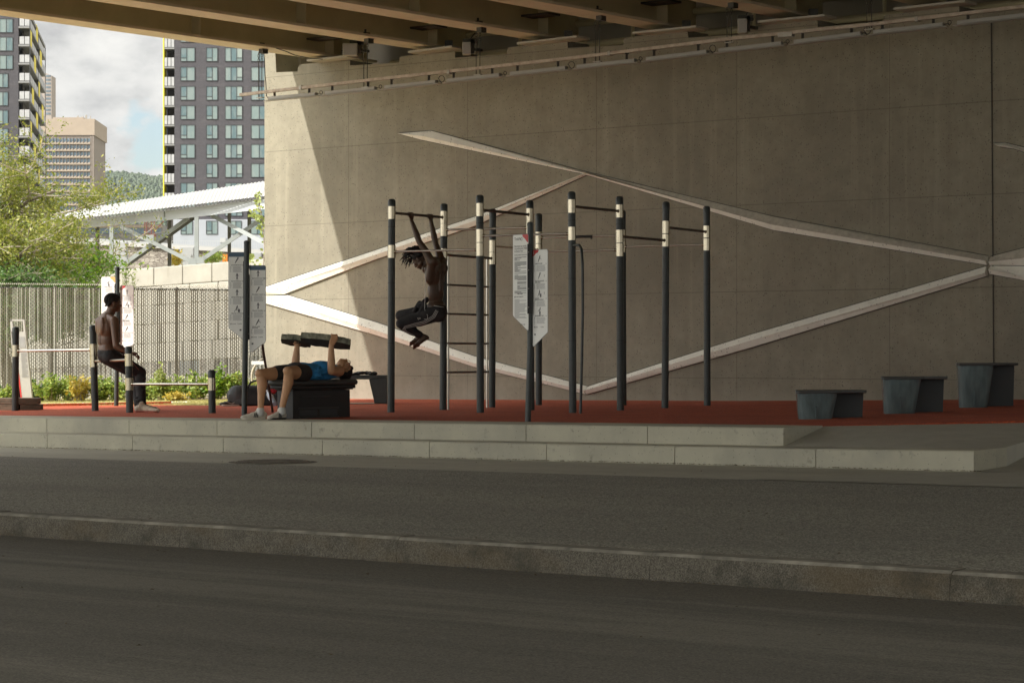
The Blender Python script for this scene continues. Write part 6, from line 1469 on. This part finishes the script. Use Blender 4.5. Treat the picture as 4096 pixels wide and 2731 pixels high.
for y in range(-40, 1000, 73):
    zf = za(y+73)
    if zf > zt-1: continue
    mb = MB(); mb.prism([v+Vector((0, 0, zf)) for v in (Vector((xa(74), YA, 0)), pc, pdn, q3)], (0, 0, -.3)); s_ = mb.build('balcony', 'slab_grey', t)
    m2 = MB(); m3s = []
    for k in range(2): xx = xa(77)+(k+.5)*(xa(119)-xa(77))/2; m2.box((xx, YA+.0, zf+.7), (xa(119)-xa(77))/2-.1, .06, 1.25)
    nseg = 8
    for k in range(nseg):
        a = pc+dv*(k/nseg+.008); b = pc+dv*((k+1)/nseg-.008); yl = (k*2+ri) % 5 == 1 and k < 7; M_ = MB() if yl else m2
        if yl: m3s.append(M_)
        if True:
            h_ = 1.25 if M_ is m2 else 2.6; M_.add([a+Vector((0, 0, zf)), b+Vector((0, 0, zf)), b+Vector((0, 0, zf+h_)), a+Vector((0, 0, zf+h_)), a+Vector((-.08, 0, zf)), b+Vector((-.08, 0, zf)), b+Vector((-.08, 0, zf+h_)), a+Vector((-.08, 0, zf+h_))], [(0, 1, 2, 3), (7, 6, 5, 4), (0, 4, 5, 1), (3, 2, 6, 7), (0, 3, 7, 4), (1, 5, 6, 2)])
    m2.build('rail_panels', 'balcony_rail', s_); 
    for m_ in m3s: m_.build('yellow_screen', 'yellow_panel', s_)
    ri += 1
mb = MB(); mb.prism([v+Vector((0, 0, zt)) for v in (Vector((xl, YA-.1, 0)), pc, pdn, Vector((xl, YA, 0))+dv)], (0, 0, .5)); mb.build('roof', 'slab_grey', t)
for k in (0, .5, .985):
    p_ = pc+dv*k; mb = MB(); mb.bar(p_+Vector((0, 0, -.8)), p_+Vector((0, 0, zt)), .12, .12, (0, 1, 0)); mb.build('edge_post', 'win_frame', t)

# grey sliver tower
Yg = 1300; X = lambda px: (px-2048)/F*Yg; Z = lambda py: (HY-py)/F*Yg
t = thing('office_tower', 'narrow taupe office tower behind the left apartment tower', 'building', (X(195), Yg, -.8))
mb = MB(); mb.prism([Vector((X(150), Yg, -.8)), Vector((X(206), Yg, -.8)), Vector((X(206), Yg, Z(303))), Vector((X(184), Yg, Z(293))), Vector((X(150), Yg, Z(293)))], (0, 12, 0)); mb.build('wall', 'taupe', t)
mb = MB()
for y in range(305, 470, 15):
    for x in (186, 191, 196, 201): mb.box((X(x), Yg-.1, Z(y)), .42, .2, 1.1)
mb.build('windows', 'blue_glass', t)
# beige office building
Yo = 1100; X = lambda px: (px-2048)/F*Yo; Z = lambda py: (HY-py)/F*Yo
t = thing('office_building', 'beige office building with a plain top band and rows of windows', 'building', (X(280), Yo, -.8))
xr = X(378); rd = Vector(((428-2048)/F*(Yo+42), Yo+42, 0)); zt = Z(476)
mb = MB(); mb.prism([Vector((X(150), Yo+.6, -.8)), Vector((xr-.6, Yo+.6, -.8)), Vector((rd.x-.6, rd.y-1, -.8)), Vector((X(150), rd.y, -.8))], (0, 0, Z(542)+.8)); mb.build('wall', 'beige_dark', t)
mb = MB(); mb.prism([Vector((X(150), Yo, Z(541))), Vector((xr, Yo, Z(541))), Vector((rd.x, rd.y, Z(541))), Vector((X(150), rd.y, Z(541)))], (0, 0, zt-Z(541))); mb.build('top_band', 'beige_panel', t)
mb = MB()
for x in (364, 372): mb.box((X(x), Yo+.3, (Z(545)-.8)/2), .7, .8, Z(545)+.8-.01)
mb.build('pier', 'beige_dark', t)
fr = MB(); gl = MB(); sl_ = MB()
for r_ in range(26):
    y = 555+27.2*r_
    if y > 1150: break
    sl_.box(((X(150)+X(361))/2, Yo+.1, Z(y+20)), X(361)-X(150), 1.0, .5)
    for k in range(15):
        x = 361-13.7*k-6.85; gl.box((X(x), Yo+.52, Z(y+7)), 1.35, .1, 1.7)
        fr.box((X(x+6.85), Yo+.15, Z(y+7)), .14, .8, 2.5)
        sl_.prism([Vector((X(x-5.5), Yo-.3, Z(y+17))), Vector((X(x+5.5), Yo-.3, Z(y+17))), Vector((X(x+5.5), Yo+.45, Z(y+11.5)))], (0, .1, 0))  # pale wedges shaped as the patches of sunlight on the sills
stuff_ = sl_.build('sills_and_sunlit_patches', 'beige_panel', t); fr.build('mullions', 'beige_dark', t); gl.build('windows', 'blue_glass', t)
mb = MB()
for x, h in ((304, 9), (308, 12), (322, 8), (328, 10), (338, 14), (342, 14), (357, 10)): mb.tube([Vector((X(x), Yo+3, zt)), Vector((X(x), Yo+3, Z(476-h-4)))], .22, 8)
mb.build('flue', 'galv', t); mb = MB(); mb.box((X(270), Yo+4, zt+.4), 14, 5, .8); mb.build('roof_plant', 'beige_panel', t)
# low glassy row beyond the gallery
Yl = 420; X = lambda px: (px-2048)/F*Yl; Z = lambda py: (HY-py)/F*Yl
t = thing('low_building', 'low building with a dark glass band seen under the gallery', 'building', (X(400), Yl, -.8))
mb = MB(); mb.prism([Vector((X(-100), Yl, -.8)), Vector((X(650), Yl, -.8)), Vector((X(650), Yl, Z(898))), Vector((X(-100), Yl, Z(890)))], (0, 12, 0)); mb.build('wall', 'slab_grey', t)
mb = MB()
for x in range(-90, 645, 9): mb.box((X(x), Yl-.05, Z(922)), .34, .1, 1.1)
mb.build('windows', 'blue_glass', t)
mb = MB(); mb.box((X(275), Yl-.1, Z(906)), X(650)-X(-100), .3, .5); mb.build('band', 'beige_panel', t)

# wooded hill
mb = MB(); nx, ny = 90, 26; P = []
for j in range(ny+1):
    for i in range(nx+1):
        x = -2400+2600*i/nx; f = j/ny; y = 3150+900*f
        prof = 276+34*mnoise.noise(Vector((x*.0016, .3, 0)))+14*mnoise.noise(Vector((x*.006, 1.3, 0)))
        P.append((x, y, -5+prof*math.sin(min(f*1.25, 1)*math.pi/2)+4*mnoise.noise(Vector((x*.03, y*.03, 2)))))
mb.add(P, [(j*(nx+1)+i, j*(nx+1)+i+1, (j+1)*(nx+1)+i+1, (j+1)*(nx+1)+i) for j in range(ny) for i in range(nx)]); struct(mb.build('hill', 'hill_forest', smooth=True))
mb = MB(); rnd = random.Random(44)     # the wood on it reads as one mass
leafmat('wood_crown', [(.018, .035, .012), (.040, .066, .024), (.028, .05, .018), (.055, .078, .03)], .1)
hz = {}
for i in range(10500):
    x = rnd.uniform(-680, -380); f = rnd.random()**.7; y = 3150+900*f*.85
    prof = 276+34*mnoise.noise(Vector((x*.0016, .3, 0)))+14*mnoise.noise(Vector((x*.006, 1.3, 0)))
    z = -5+prof*math.sin(min(f*.85*1.25, 1)*math.pi/2)+4*mnoise.noise(Vector((x*.03, y*.03, 2))); r_ = rnd.uniform(2.2, 5)
    mb.ball((x, y, z+r_*.5), r_*rnd.uniform(.7, 1), r_, r_*rnd.uniform(.8, 1.7), nu=6, nv=4)
o = mb.build('woodland', 'wood_crown', fix=False, smooth=True); stuff(o, 'dense dark green wood covering the distant hill', 'woodland')

# ------------------------------------------------------------------ air between here and the hill
hm = bpy.data.materials.new('haze'); hm.use_nodes = True; t = hm.node_tree; t.nodes.clear()
ho = N(t, 'ShaderNodeOutputMaterial'); pv_ = N(t, 'ShaderNodeVolumePrincipled'); pv_.inputs['Color'].default_value = (.80, .87, .95, 1); pv_.inputs['Density'].default_value = .000028; pv_.inputs['Anisotropy'].default_value = .2
lk(t, pv_.outputs[0], ho.inputs['Volume'])
mb = MB(); mb.prism([(-3900, -55, -2.4), (3900, -55, -2.4), (3900, 4600, -2.4), (-3900, 4600, -2.4)], (0, 0, 420)); M['haze'] = hm
stuff(mb.build('haze', 'haze'), 'thin pale haze in front of the distant hill', 'haze')
